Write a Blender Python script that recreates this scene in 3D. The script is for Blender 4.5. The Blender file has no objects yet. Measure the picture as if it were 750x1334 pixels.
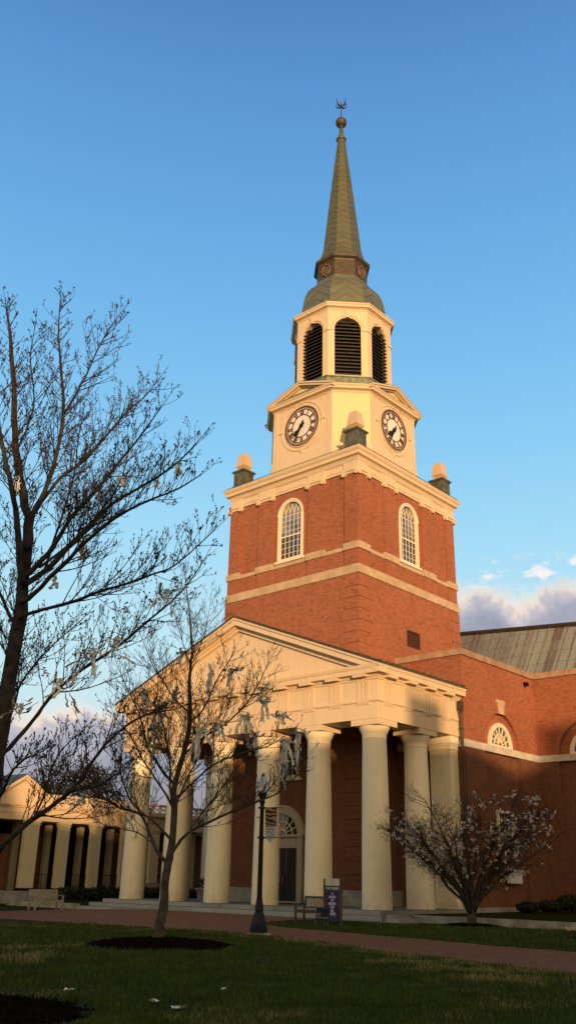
import bpy, math, random
from mathutils import Vector, Matrix
from mathutils.geometry import tessellate_polygon
R = math.radians
PI = math.pi
scene = bpy.context.scene
col = scene.collection
rnd = random.Random(7)

# ------------------------------------------------------------------ materials
MATS = {}

def lin(r, g, b):
    f = lambda c: (c / 12.92) if c <= 0.04045 else ((c + 0.055) / 1.055) ** 2.4
    return (f(r / 255), f(g / 255), f(b / 255), 1)


class NT:
    """small helper around a node tree"""
    def __init__(self, tree):
        self.t = tree
        self.n = tree.nodes
        self.l = tree.links

    def node(self, typ, **kw):
        n = self.n.new(typ)
        for k, v in kw.items():
            setattr(n, k, v)
        return n

    def set(self, sock, v):
        if hasattr(v, 'is_output') or isinstance(v, bpy.types.NodeSocket):
            self.l.new(v, sock)
        else:
            sock.default_value = v

    def math(self, op, a, b=None, c=None, clamp=False):
        n = self.node('ShaderNodeMath', operation=op)
        n.use_clamp = clamp
        self.set(n.inputs[0], a)
        if b is not None:
            self.set(n.inputs[1], b)
        if c is not None:
            self.set(n.inputs[2], c)
        return n.outputs[0]

    def mix(self, fac, a, b, mode='MIX'):
        n = self.node('ShaderNodeMix', data_type='RGBA', blend_type=mode)
        n.clamp_factor = True
        self.set(n.inputs[0], fac)
        self.set(n.inputs[6], a)
        self.set(n.inputs[7], b)
        return n.outputs[2]

    def noise(self, vec, scale, detail=4, rough=0.55, dist=0.0):
        n = self.node('ShaderNodeTexNoise')
        if vec is not None:
            self.l.new(vec, n.inputs['Vector'])
        n.inputs['Scale'].default_value = scale
        n.inputs['Detail'].default_value = detail
        n.inputs['Roughness'].default_value = rough
        n.inputs['Distortion'].default_value = dist
        return n.outputs['Fac']

    def ramp(self, fac, stops, interp='LINEAR'):
        n = self.node('ShaderNodeValToRGB')
        n.color_ramp.interpolation = interp
        e = n.color_ramp.elements
        while len(e) > 1:
            e.remove(e[-1])
        e[0].position, e[0].color = stops[0]
        for p, c in stops[1:]:
            x = e.new(p)
            x.color = c
        self.set(n.inputs[0], fac)
        return n.outputs[0]

    def smooth(self, v, a, b):
        n = self.node('ShaderNodeMapRange', interpolation_type='SMOOTHSTEP')
        self.set(n.inputs[0], v)
        n.inputs[1].default_value = a
        n.inputs[2].default_value = b
        return n.outputs[0]

    def sep(self, v):
        n = self.node('ShaderNodeSeparateXYZ')
        self.l.new(v, n.inputs[0])
        return n.outputs

    def comb(self, x, y, z):
        n = self.node('ShaderNodeCombineXYZ')
        for i, v in enumerate((x, y, z)):
            self.set(n.inputs[i], v)
        return n.outputs[0]

    def dot(self, v, d):
        n = self.node('ShaderNodeVectorMath', operation='DOT_PRODUCT')
        self.l.new(v, n.inputs[0])
        n.inputs[1].default_value = d
        return n.outputs['Value']


def c4(c):
    return (c[0], c[1], c[2], 1)


def new_mat(name, rough=0.8, metallic=0.0, spec=0.3):
    m = bpy.data.materials.new(name)
    m.use_nodes = True
    t = NT(m.node_tree)
    b = t.n['Principled BSDF']
    b.inputs['Roughness'].default_value = rough
    b.inputs['Metallic'].default_value = metallic
    b.inputs['Specular IOR Level'].default_value = spec
    MATS[name] = m
    return m, t, b


def bump(t, b, h, strength=0.3, dist=0.02):
    n = t.node('ShaderNodeBump')
    n.inputs['Strength'].default_value = strength
    n.inputs['Distance'].default_value = dist
    t.l.new(h, n.inputs['Height'])
    t.l.new(n.outputs[0], b.inputs['Normal'])


def pos(t):
    return t.node('ShaderNodeNewGeometry').outputs['Position']


def obj_co(t):
    return t.node('ShaderNodeTexCoord').outputs['Object']


def simple(name, c, c2=None, rough=0.8, scale=2.0, metallic=0.0, spec=0.3, bstr=0.0, bscale=30, lo=0.35, hi=0.65, obj=False):
    """two colours mixed by noise, with optional fine bump"""
    m, t, b = new_mat(name, rough, metallic, spec)
    p = obj_co(t) if obj else pos(t)
    if c2 is None:
        c2 = tuple(x * 0.8 for x in c[:3])
    n = t.noise(p, scale, 6, 0.6)
    f = t.smooth(n, lo, hi)
    t.l.new(t.mix(f, c4(c), c4(c2)), b.inputs['Base Color'])
    if bstr:
        bump(t, b, t.noise(p, bscale, 4, 0.6), bstr, 0.02)
    return m


def brick_mat(name, c1, c2, mortar, bw=0.215, bh=0.072, ground=False, dirt=0.35):
    m, t, b = new_mat(name, 0.9, 0, 0.04 if ground else 0.15)
    g = t.node('ShaderNodeNewGeometry')
    P = t.sep(g.outputs['Position'])
    if ground:
        vec = t.comb(P[0], P[1], 0.0)
    else:
        N = t.sep(g.outputs['True Normal'])
        isx = t.math('GREATER_THAN', t.math('ABSOLUTE', N[0]), 0.6)
        u = t.math('ADD', t.math('MULTIPLY', P[1], isx), t.math('MULTIPLY', P[0], t.math('SUBTRACT', 1.0, isx)))
        vec = t.comb(u, P[2], 0.0)
    br = t.node('ShaderNodeTexBrick')
    t.l.new(vec, br.inputs['Vector'])
    br.inputs['Scale'].default_value = 1.0
    br.inputs['Brick Width'].default_value = bw
    br.inputs['Row Height'].default_value = bh
    br.inputs['Mortar Size'].default_value = 0.007
    br.inputs['Mortar Smooth'].default_value = 0.25
    br.inputs['Bias'].default_value = -0.1
    br.inputs['Color1'].default_value = c4(c1)
    br.inputs['Color2'].default_value = c4(c2)
    br.inputs['Mortar'].default_value = c4(mortar)
    PP = t.sep(g.outputs['Position'])
    big = t.math('MAXIMUM', t.smooth(t.noise(g.outputs['Position'], 0.35, 6, 0.65), 0.42, 0.75), t.smooth(t.noise(t.comb(t.math('MULTIPLY', PP[0], 1.2), t.math('MULTIPLY', PP[1], 1.2), t.math('MULTIPLY', PP[2], 0.16)), 1.0, 6, 0.7), 0.52, 0.74))
    mid = t.smooth(t.noise(g.outputs['Position'], 5.0, 5, 0.7), 0.25, 0.75)
    # odd dark headers, picked brick by brick
    vo = t.node('ShaderNodeTexWhiteNoise', noise_dimensions='2D')
    S = t.sep(vec)
    rowi = t.math('FLOOR', t.math('DIVIDE', S[1], bh))
    off = t.math('MULTIPLY', t.math('MODULO', rowi, 2.0), 0.5)
    coli = t.math('FLOOR', t.math('ADD', t.math('DIVIDE', S[0], bw), off))
    t.l.new(t.comb(coli, rowi, 0.0), vo.inputs['Vector'])
    dark = t.math('MULTIPLY', t.math('GREATER_THAN', vo.outputs['Value'], 0.86), 0.30)
    c = t.mix(dark, br.outputs['Color'], c4(tuple(x * 0.25 for x in c2)))
    c = t.mix(t.math('MULTIPLY', big, dirt), c, c4(tuple(x * 0.55 for x in c1)))
    c = t.mix(t.math('MULTIPLY', mid, 0.16), c, c4(tuple(min(1, x * 1.25) for x in c1)))
    t.l.new(c, b.inputs['Base Color'])
    bump(t, b, br.outputs['Fac'], -0.35, 0.012)
    return m


def paint(name, c, dirty=0.25, rough=0.55, streak=True):
    """painted masonry: soft mottling plus rain streaks running down"""
    m, t, b = new_mat(name, rough, 0, 0.3)
    p = pos(t)
    P = t.sep(p)
    st = t.noise(t.comb(t.math('MULTIPLY', P[0], 3.0), t.math('MULTIPLY', P[1], 3.0), t.math('MULTIPLY', P[2], 0.25)), 1.6, 5, 0.65)
    mo = t.noise(p, 0.8, 6, 0.65)
    f = t.math('MULTIPLY', t.smooth(t.math('ADD', t.math('MULTIPLY', st, 0.6), t.math('MULTIPLY', mo, 0.4)), 0.45, 0.72), dirty)
    cc = t.mix(f, c4(c), c4((c[0] * 0.62, c[1] * 0.6, c[2] * 0.58)))
    sp = t.smooth(t.noise(p, 2.6, 6, 0.72), 0.56, 0.72)
    cc = t.mix(t.math('MULTIPLY', sp, dirty * 0.55), cc, c4((c[0] * 0.5, c[1] * 0.47, c[2] * 0.45)))
    splash = t.math('MULTIPLY', t.math('SUBTRACT', 1.0, t.smooth(P[2], 0.5, 1.5)), t.smooth(t.noise(p, 3.5, 5, 0.7), 0.3, 0.75))
    cc = t.mix(t.math('MULTIPLY', splash, 0.5), cc, c4((c[0] * 0.42, c[1] * 0.43, c[2] * 0.42)))
    t.l.new(cc, b.inputs['Base Color'])
    bump(t, b, t.noise(p, 14, 5, 0.6), 0.2, 0.01)
    return m


def chevron_mat(name, c, c2, pitch, slope, line=0.055):
    """weathered copper sheets laid in chevrons: u runs across one face (-1..1), v in metres up the face"""
    m, t, b = new_mat(name, 0.6, 0.25, 0.4)
    uv = t.node('ShaderNodeUVMap', uv_map='UVMap').outputs[0]
    U = t.sep(uv)
    k = t.math('DIVIDE', t.math('ADD', U[1], t.math('MULTIPLY', t.math('ABSOLUTE', U[0]), slope)), pitch)
    fr = t.math('FRACT', k)
    ln = t.math('SUBTRACT', 1.0, t.smooth(fr, line, line * 3.2))
    ridge = t.smooth(t.math('ABSOLUTE', U[0]), 0.9, 0.98)
    wn = t.node('ShaderNodeTexWhiteNoise', noise_dimensions='2D')
    t.l.new(t.comb(t.math('FLOOR', k), t.math('SIGN', U[0]), 0.0), wn.inputs['Vector'])
    p = pos(t)
    n = t.smooth(t.noise(p, 1.4, 6, 0.65), 0.35, 0.68)
    cc = t.mix(n, c4(c), c4(c2))
    cc = t.mix(t.math('MULTIPLY', wn.outputs['Value'], 0.4), cc, c4(tuple(x * 0.6 for x in c)))
    cc = t.mix(t.math('MULTIPLY', t.math('MAXIMUM', ln, t.math('MULTIPLY', ridge, 0.35)), 0.75), cc, c4(tuple(x * 0.2 for x in c)))
    t.l.new(cc, b.inputs['Base Color'])
    bump(t, b, t.math('SUBTRACT', 1.0, ln), 0.6, 0.03)
    return m


CREAM = paint('cream_paint', (0.70, 0.53, 0.335), 0.40)
CREAM_Y = paint('cream_corner_paint', (0.73, 0.57, 0.31), 0.2)
CREAM_COL = paint('cream_column_lightened', (0.86, 0.735, 0.50), 0.36)  # same cream as elsewhere, lightened to stand in for brighter light on the columns
COLON_SHADED = paint('colonnade_shaded_cream', (0.66, 0.555, 0.35), 0.32)  # cream with the dimmer light of the colonnade put into its colour
REAR_SHADED = paint('rear_pier_shaded_cream', (0.46, 0.375, 0.225), 0.3)  # cream darkened to paint in the deep shade behind the front piers
DOOR_SHADED = paint('doorway_shaded_cream', (0.42, 0.36, 0.25), 0.3)  # cream surround, porch shade mixed into the colour
OBEL = paint('obelisk_paint', (0.62, 0.44, 0.28), 0.25)
STONE = simple('limestone_band', (0.56, 0.40, 0.25), (0.44, 0.31, 0.19), 0.85, 1.6, bstr=0.2)
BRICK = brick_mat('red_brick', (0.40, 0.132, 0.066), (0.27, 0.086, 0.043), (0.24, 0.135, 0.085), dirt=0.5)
BRICK_SHADED = brick_mat('shaded_red_brick', (0.205, 0.084, 0.045), (0.150, 0.058, 0.031), (0.14, 0.085, 0.055), dirt=0.5)  # same brick as BRICK, darkened to paint in shade on porch and lower walls
STEP = brick_mat('step_stone', (0.36, 0.345, 0.30), (0.25, 0.24, 0.21), (0.15, 0.145, 0.125), 1.55, 0.1834, False, 0.4)
KERB = simple('kerb_stone', (0.38, 0.35, 0.27), (0.22, 0.205, 0.155), 0.9, 1.8, bstr=0.35, bscale=14)
PLINTH = simple('plinth_stone', (0.36, 0.34, 0.29), (0.24, 0.23, 0.2), 0.9, 2.0, bstr=0.2)
COPPER = simple('weathered_copper', (0.145, 0.135, 0.085), (0.075, 0.075, 0.05), 0.6, 2.5, 0.25, 0.4, 0.2, 12)
VERDI = simple('verdigris_copper', (0.22, 0.27, 0.17), (0.13, 0.12, 0.07), 0.65, 3.0, 0.1, 0.4, 0.2, 12)
SPIRE = chevron_mat('spire_copper', (0.135, 0.128, 0.070), (0.105, 0.115, 0.068), 0.52, 0.33)
DOME = chevron_mat('dome_copper', (0.155, 0.15, 0.092), (0.17, 0.19, 0.125), 0.74, 1.0, 0.04)
DRUM = simple('drum_bronze', (0.095, 0.066, 0.034), (0.06, 0.045, 0.028), 0.55, 2.5, 0.3, 0.4)
LEADGREY = simple('lead_flashing', (0.13, 0.135, 0.11), (0.075, 0.075, 0.06), 0.6, 4.0, 0.3, 0.4)
ROOF = simple('portico_roof', (0.10, 0.085, 0.055), (0.055, 0.05, 0.035), 0.8, 3.0, bstr=0.3)
RIDGE = simple('dark_ridge', (0.045, 0.03, 0.022), None, 0.8)
GLASS, _t, _b = new_mat('window_glass', 0.06, 0, 0.8)
_b.inputs['Base Color'].default_value = (0.028, 0.026, 0.028, 1)
GLASSB, _t, _b = new_mat('tower_glass', 0.12, 0, 0.9)
_f = _t.smooth(_t.noise(pos(_t), 1.1, 3, 0.6), 0.38, 0.62)
_t.l.new(_t.mix(_f, (0.24, 0.20, 0.18, 1), (0.05, 0.045, 0.045, 1)), _b.inputs['Base Color'])
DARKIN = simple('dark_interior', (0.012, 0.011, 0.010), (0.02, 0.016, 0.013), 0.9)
WHITEWOOD = paint('cream_window_paint', (0.80, 0.69, 0.50), 0.15)
DOORB = simple('black_door', (0.012, 0.010, 0.009), (0.018, 0.015, 0.012), 0.45, 4)
LOUVER = simple('louver_paint', (0.085, 0.075, 0.06), (0.05, 0.042, 0.035), 0.6, 4)
DIAL = simple('clock_dial', (0.80, 0.72, 0.64), (0.72, 0.63, 0.55), 0.5, 3)
BRONZE = simple('clock_bronze', (0.16, 0.088, 0.056), (0.11, 0.06, 0.04), 0.6, 6, 0.2)
HANDS = simple('clock_hands', (0.008, 0.006, 0.006), None, 0.5)
MEDAL = simple('medallion_copper', (0.32, 0.19, 0.12), (0.20, 0.12, 0.08), 0.5, 8, 0.5)
PIPE = simple('downpipe_bronze', (0.085, 0.060, 0.042), (0.055, 0.045, 0.035), 0.6, 5, 0.2)
IRON = simple('black_iron', (0.006, 0.006, 0.006), (0.010, 0.010, 0.010), 0.5, 6, 0.0, 0.25)
BARK = simple('grey_bark', (0.078, 0.062, 0.045), (0.034, 0.027, 0.021), 0.95, 6, bstr=0.8, bscale=40, obj=True)
BARKD = simple('dark_bark', (0.055, 0.045, 0.035), (0.026, 0.021, 0.017), 0.95, 6, bstr=0.8, bscale=40, obj=True)
TWIG = simple('twig_bark', (0.030, 0.021, 0.016), (0.020, 0.014, 0.012), 0.9, 5, obj=True)
BUD = simple('maple_bud', (0.050, 0.018, 0.014), (0.03, 0.012, 0.010), 0.8, 9, obj=True)
HAZE = simple('young_twig', (0.060, 0.034, 0.024), (0.035, 0.02, 0.014), 0.9, 5, obj=True)
PETAL = simple('white_petal', (0.68, 0.63, 0.57), (0.54, 0.46, 0.43), 0.7, 12, obj=True)
PAPER = simple('toilet_paper', (0.76, 0.74, 0.67), (0.60, 0.58, 0.52), 0.9, 6, obj=True)
MULCH = simple('bark_mulch', (0.013, 0.008, 0.005), (0.005, 0.0035, 0.0025), 0.95, 14, spec=0.0, bstr=1.0, bscale=35)
SHRUB = simple('dark_shrub_leaf', (0.018, 0.028, 0.010), (0.008, 0.013, 0.006), 0.7, 6)
EVERG = simple('evergreen_leaf', (0.040, 0.042, 0.018), (0.016, 0.020, 0.009), 0.75, 2.0)
TEAK = simple('weathered_teak', (0.37, 0.325, 0.245), (0.24, 0.21, 0.16), 0.85, 9, obj=True)
TEAKD = simple('dark_teak', (0.10, 0.080, 0.058), (0.055, 0.044, 0.032), 0.85, 9, obj=True)
SIGNB = simple('sign_frame_brown', (0.085, 0.072, 0.05), (0.06, 0.05, 0.035), 0.7, 5)
PURPLE = simple('purple_panel', (0.042, 0.012, 0.095), (0.034, 0.010, 0.078), 0.5, 4)
LETTER = simple('letter_white', (0.72, 0.68, 0.66), None, 0.6)
LETTERG = simple('letter_grey', (0.30, 0.30, 0.28), None, 0.6)
SIGNW = simple('sign_cream', (0.62, 0.54, 0.38), (0.55, 0.47, 0.33), 0.6, 4)
SIGNK = simple('sign_black', (0.007, 0.007, 0.008), None, 0.6)
BANW = simple('banner_white', (0.62, 0.60, 0.53), (0.54, 0.52, 0.46), 0.8, 6)
NOTICE = simple('notice_white', (0.72, 0.69, 0.66), (0.62, 0.59, 0.56), 0.7, 5)
SLATE = simple('slate_roof', (0.075, 0.085, 0.095), (0.05, 0.056, 0.062), 0.7, 5)
DAFF = simple('daffodil_petal', (0.75, 0.50, 0.22), (0.6, 0.4, 0.2), 0.7, 20)
PLAZA = brick_mat('path_brick', (0.24, 0.108, 0.060), (0.15, 0.070, 0.040), (0.10, 0.07, 0.045), 0.2, 0.1, True, 0.45)
TERR = simple('terrace_lawn', (0.024, 0.034, 0.009), (0.013, 0.019, 0.006), 0.95, 3, spec=0.03, bstr=0.6, bscale=60)

# copper roof of the nave: wide pans between seams, each with its own patina
NAVE, t, b = new_mat('nave_roof_copper', 0.6, 0.1, 0.35)
P = t.sep(pos(t))
wn = t.node('ShaderNodeTexWhiteNoise', noise_dimensions='1D')
t.set(wn.inputs['W'], t.math('FLOOR', t.math('DIVIDE', P[0], 0.62)))
wn2 = t.node('ShaderNodeTexWhiteNoise', noise_dimensions='2D')
t.l.new(t.comb(t.math('FLOOR', t.math('DIVIDE', P[0], 0.62)), t.math('FLOOR', t.math('DIVIDE', P[2], 0.8)), 0.0), wn2.inputs['Vector'])
stk = t.noise(t.comb(t.math('MULTIPLY', P[0], 4.0), 0.0, t.math('MULTIPLY', P[2], 0.3)), 1.2, 6, 0.7)
cc = t.ramp(wn.outputs['Value'], [(0, (0.23, 0.21, 0.19, 1)), (0.25, (0.27, 0.275, 0.26, 1)), (0.5, (0.20, 0.20, 0.20, 1)), (0.7, (0.29, 0.315, 0.28, 1)), (0.92, (0.15, 0.115, 0.095, 1))], 'CONSTANT')
cc = t.mix(t.math('MULTIPLY', wn2.outputs['Value'], 0.4), cc, (0.28, 0.29, 0.275, 1))
cc = t.mix(t.math('MULTIPLY', t.smooth(stk, 0.52, 0.70), 0.7), cc, (0.055, 0.036, 0.026, 1))
hj = t.math('LESS_THAN', t.math('FRACT', t.math('DIVIDE', P[2], 0.8)), 0.035)
cc = t.mix(t.math('MULTIPLY', hj, 0.6), cc, (0.04, 0.035, 0.03, 1))
t.l.new(cc, b.inputs['Base Color'])

# lawn
GRASS, t, b = new_mat('lawn_grass', 0.95, 0, 0.03)
p = pos(t)
n1 = t.smooth(t.noise(p, 0.35, 6, 0.65), 0.38, 0.66)
n2 = t.smooth(t.noise(p, 9, 6, 0.75), 0.3, 0.7)
straw = t.smooth(t.noise(p, 0.55, 6, 0.7, 0.6), 0.58, 0.70)
c = t.mix(n1, (0.034, 0.050, 0.010, 1), (0.046, 0.054, 0.015, 1))
c = t.mix(t.math('MULTIPLY', n2, 0.6), c, (0.009, 0.014, 0.004, 1))
c = t.mix(t.math('MULTIPLY', straw, t.math('MULTIPLY', n2, 0.8)), c, (0.095, 0.082, 0.04, 1))
t.l.new(c, b.inputs['Base Color'])
bump(t, b, t.noise(p, 40, 4, 0.7), 0.9, 0.04)
BLADE, t, b = new_mat('grass_blade', 0.75, 0, 0.08)
at = t.node('ShaderNodeAttribute', attribute_name='tone').outputs['Fac']
c = t.ramp(at, [(0, (0.022, 0.036, 0.006, 1)), (0.4, (0.052, 0.076, 0.014, 1)), (0.62, (0.085, 0.105, 0.024, 1)), (0.78, (0.13, 0.125, 0.045, 1)), (0.88, (0.22, 0.19, 0.085, 1)), (1, (0.33, 0.285, 0.15, 1))])
t.l.new(c, b.inputs['Base Color'])
# banner photograph: brown blotches as on the printed picture
BANP, t, b = new_mat('banner_print', 0.8)
o = obj_co(t)
w = t.node('ShaderNodeTexWave')
w.inputs['Scale'].default_value = 3.0
w.inputs['Distortion'].default_value = 9.0
w.inputs['Detail'].default_value = 3.0
mp = t.node('ShaderNodeMapping')
mp.inputs['Rotation'].default_value = (0.0, 1.35, 0.4)
t.l.new(o, mp.inputs[0])
t.l.new(mp.outputs[0], w.inputs['Vector'])
t.l.new(t.ramp(w.outputs['Fac'], [(0, (0.015, 0.009, 0.008, 1)), (0.4, (0.14, 0.05, 0.03, 1)), (0.75, (0.30, 0.14, 0.09, 1)), (1, (0.42, 0.26, 0.19, 1))]), b.inputs['Base Color'])
# lamp globe: ribbed clear acrylic, seen pale against the building
GLOBE, t, b = new_mat('acorn_globe', 0.25, 0, 0.6)
b.inputs['Base Color'].default_value = (0.72, 0.76, 0.80, 1)
b.inputs['Transmission Weight'].default_value = 0.55


# ------------------------------------------------------------------ mesh builder
class MB:
    def __init__(self, M=None):
        self.v, self.f, self.uv = [], [], {}
        self.M = M
        self.tone = []

    def add(self, vs, fs):
        o = len(self.v)
        if self.M is not None:
            vs = [self.M @ Vector(x) for x in vs]
        self.v += [tuple(x) for x in vs]
        self.f += [tuple(i + o for i in f) for f in fs]
        return self

    def box(self, x0, x1, y0, y1, z0, z1):
        return self.add([(x0, y0, z0), (x1, y0, z0), (x1, y1, z0), (x0, y1, z0), (x0, y0, z1), (x1, y0, z1), (x1, y1, z1), (x0, y1, z1)],
                        [(3, 2, 1, 0), (4, 5, 6, 7), (0, 1, 5, 4), (1, 2, 6, 5), (2, 3, 7, 6), (3, 0, 4, 7)])

    def frustum(self, a, z0, z1, b=None, cx=0, cy=0, cap=True):
        b = a if b is None else b
        fs = [(0, 1, 5, 4), (1, 2, 6, 5), (2, 3, 7, 6), (3, 0, 4, 7)]
        if cap:
            fs += [(3, 2, 1, 0), (4, 5, 6, 7)]
        return self.add([(cx - a, cy - a, z0), (cx + a, cy - a, z0), (cx + a, cy + a, z0), (cx - a, cy + a, z0), (cx - b, cy - b, z1), (cx + b, cy - b, z1), (cx + b, cy + b, z1), (cx - b, cy + b, z1)], fs)

    def lathe(self, prof, seg=24, cx=0, cy=0, cap=True, ph=0.0):
        vs, fs = [], []
        for r, z in prof:
            for k in range(seg):
                a = ph + 2 * PI * k / seg
                vs.append((cx + r * math.cos(a), cy + r * math.sin(a), z))
        for i in range(len(prof) - 1):
            for k in range(seg):
                k2 = (k + 1) % seg
                fs.append((i * seg + k, i * seg + k2, (i + 1) * seg + k2, (i + 1) * seg + k))
        if cap:
            fs.append(tuple(reversed(range(seg))))
            fs.append(tuple((len(prof) - 1) * seg + k for k in range(seg)))
        return self.add(vs, fs)

    def tube(self, pts, rad, sides=6, cap=True):
        pts = [Vector(p) for p in pts]
        n = len(pts)
        if not hasattr(rad, '__len__'):
            rad = [rad] * n
        vs, fs = [], []
        ref = None
        for i in range(n):
            d = (pts[min(i + 1, n - 1)] - pts[max(i - 1, 0)])
            if d.length < 1e-9:
                d = Vector((0, 0, 1))
            d.normalize()
            if ref is None:
                ref = Vector((1, 0, 0)) if abs(d.x) < 0.8 else Vector((0, 1, 0))
            a = (ref - d * ref.dot(d)).normalized()
            ref = a
            b = d.cross(a)
            for k in range(sides):
                q = 2 * PI * k / sides
                vs.append(pts[i] + (a * math.cos(q) + b * math.sin(q)) * rad[i])
        for i in range(n - 1):
            for k in range(sides):
                k2 = (k + 1) % sides
                fs.append((i * sides + k, i * sides + k2, (i + 1) * sides + k2, (i + 1) * sides + k))
        if cap:
            fs.append(tuple(reversed(range(sides))))
            fs.append(tuple((n - 1) * sides + k for k in range(sides)))
        return self.add(vs, fs)

    def plate(self, outer, holes, w0, w1, back=False):
        """flat panel in the (u, v) plane with holes, thickness along w (front face at w1)"""
        polys = [[Vector((u, v, 0)) for u, v in outer]] + [[Vector((u, v, 0)) for u, v in h] for h in holes]
        tris = tessellate_polygon(polys)
        flat = [p for pl in polys for p in pl]
        n = len(flat)
        vs = [(p.x, p.y, w1) for p in flat] + [(p.x, p.y, w0) for p in flat]
        fs = []
        for t in tris:
            a, b, c = (flat[i] for i in t)
            s = (b.x - a.x) * (c.y - a.y) - (b.y - a.y) * (c.x - a.x)
            t = tuple(t) if s > 0 else tuple(reversed(t))
            fs.append(t)
            if back:
                fs.append(tuple(i + n for i in reversed(t)))
        o = 0
        for j, pl in enumerate(polys):
            m = len(pl)
            area = sum(pl[i].x * pl[(i + 1) % m].y - pl[(i + 1) % m].x * pl[i].y for i in range(m))
            for i in range(m):
                a, b = o + i, o + (i + 1) % m
                q = (a, a + n, b + n, b)
                if (area > 0) == (j > 0):
                    q = tuple(reversed(q))
                fs.append(q)
            o += m
        return self.add(vs, fs)

    def sweep(self, prof, path, closed=True):
        """profile [(out, z)] swept round a plan path (counter-clockwise), mitred"""
        n = len(path)
        P = [Vector((x, y)) for x, y in path]
        offs = []
        for i in range(n):
            def nrm(a, b):
                d = (P[b] - P[a]).normalized()
                return Vector((d.y, -d.x))
            if closed:
                n0, n1 = nrm(i - 1, i), nrm(i, (i + 1) % n)
            else:
                n0 = nrm(i - 1, i) if i > 0 else nrm(0, 1)
                n1 = nrm(i, i + 1) if i < n - 1 else n0
            m = (n0 + n1)
            m = m / max(1e-6, m.dot(n0))
            offs.append(m)
        vs, fs = [], []
        k = len(prof)
        for i in range(n):
            for o, z in prof:
                q = P[i] + offs[i] * o
                vs.append((q.x, q.y, z))
        segs = n if closed else n - 1
        for i in range(segs):
            j = (i + 1) % n
            for a in range(k):
                b = (a + 1) % k
                fs.append((i * k + a, j * k + a, j * k + b, i * k + b))
        if not closed:
            fs.append(tuple(range(k)))
            fs.append(tuple(reversed([(n - 1) * k + a for a in range(k)])))
        return self.add(vs, fs)

    def ring(self, r0, r1, w0, w1, cu=0, cv=0, seg=48, a0=0.0, a1=2 * PI):
        full = abs(a1 - a0 - 2 * PI) < 1e-6
        m = seg if full else seg + 1
        vs, fs = [], []
        for k in range(m):
            a = a0 + (a1 - a0) * k / seg
            ca, sa = math.cos(a), math.sin(a)
            for r, w in ((r0, w0), (r0, w1), (r1, w1), (r1, w0)):
                vs.append((cu + r * ca, cv + r * sa, w))
        for k in range(seg):
            j = (k + 1) % m
            for a in range(3):
                fs.append((k * 4 + a, k * 4 + a + 1, j * 4 + a + 1, j * 4 + a))
        return self.add(vs, fs)

    def bar(self, a, b, wid, w0, w1):
        """flat bar from (u,v) a to b of given width, between depths w0 and w1"""
        d = Vector((b[0] - a[0], b[1] - a[1]))
        if d.length < 1e-6:
            return self
        d.normalize()
        nx, ny = -d.y * wid / 2, d.x * wid / 2
        q = [(a[0] + nx, a[1] + ny), (a[0] - nx, a[1] - ny), (b[0] - nx, b[1] - ny), (b[0] + nx, b[1] + ny)]
        return self.plate(q, [], w0, w1)

    def build(self, name, mat, parent=None, smooth=False, off=None, flat_angle=None):
        me = bpy.data.meshes.new(name)
        v = self.v
        if off is None and parent is not None:
            off = root_of(parent).location
        if off is not None and (off[0] or off[1] or off[2]):
            v = [(a - off[0], b - off[1], c - off[2]) for a, b, c in v]
        me.from_pydata(v, [], self.f)
        me.update()
        if mat is not None:
            me.materials.append(mat)
        if self.uv:
            ul = me.uv_layers.new(name='UVMap')
            for pl in me.polygons:
                u = self.uv.get(pl.index)
                if u:
                    for li, q in zip(pl.loop_indices, u):
                        ul.data[li].uv = q
        if smooth:
            me.polygons.foreach_set('use_smooth', [True] * len(me.polygons))
            if flat_angle:
                me.set_sharp_from_angle(angle=R(flat_angle))
        o = bpy.data.objects.new(name, me)
        col.objects.link(o)
        if parent is not None:
            o.parent = parent
        return o


def root_of(o):
    while o.parent is not None:
        o = o.parent
    return o


def thing(name, label, cat, loc=(0, 0, 0), rz=0, group=None):
    o = bpy.data.objects.new(name, None)
    o.empty_display_size = 0.2
    col.objects.link(o)
    o.location = loc
    o.rotation_euler = (0, 0, rz)
    return tag(o, label, cat, group)


def tag(o, label=None, cat=None, group=None, kind=None):
    if label:
        o['label'] = label
    if cat:
        o['category'] = cat
    if group:
        o['group'] = group
    if kind:
        o['kind'] = kind
    return o


def copy_tree(o, parent=None):
    c = o.copy()
    col.objects.link(c)
    c.parent = parent
    for ch in list(o.children):
        copy_tree(ch, c)
    return c


def frame(cx, cy, ang, dist):
    """matrix taking (u along the wall, v up, w outwards) to the world for a wall facing angle ang at dist from (cx, cy)"""
    n = Vector((math.cos(ang), math.sin(ang), 0))
    u = Vector((-math.sin(ang), math.cos(ang), 0))
    o = Vector((cx, cy, 0)) + n * dist
    return Matrix(((u.x, 0, n.x, o.x), (u.y, 0, n.y, o.y), (0, 1, 0, 0), (0, 0, 0, 1)))


def arch(cu, half, v0, vs, seg=20):
    """outline of a round-headed opening, counter-clockwise from bottom left"""
    p = [(cu - half, v0), (cu + half, v0)]
    for k in range(seg + 1):
        a = PI * k / seg
        p.append((cu + half * math.cos(a), vs + half * math.sin(a)))
    return p


def rect(u0, u1, v0, v1):
    return [(u0, v0), (u1, v0), (u1, v1), (u0, v1)]


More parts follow.
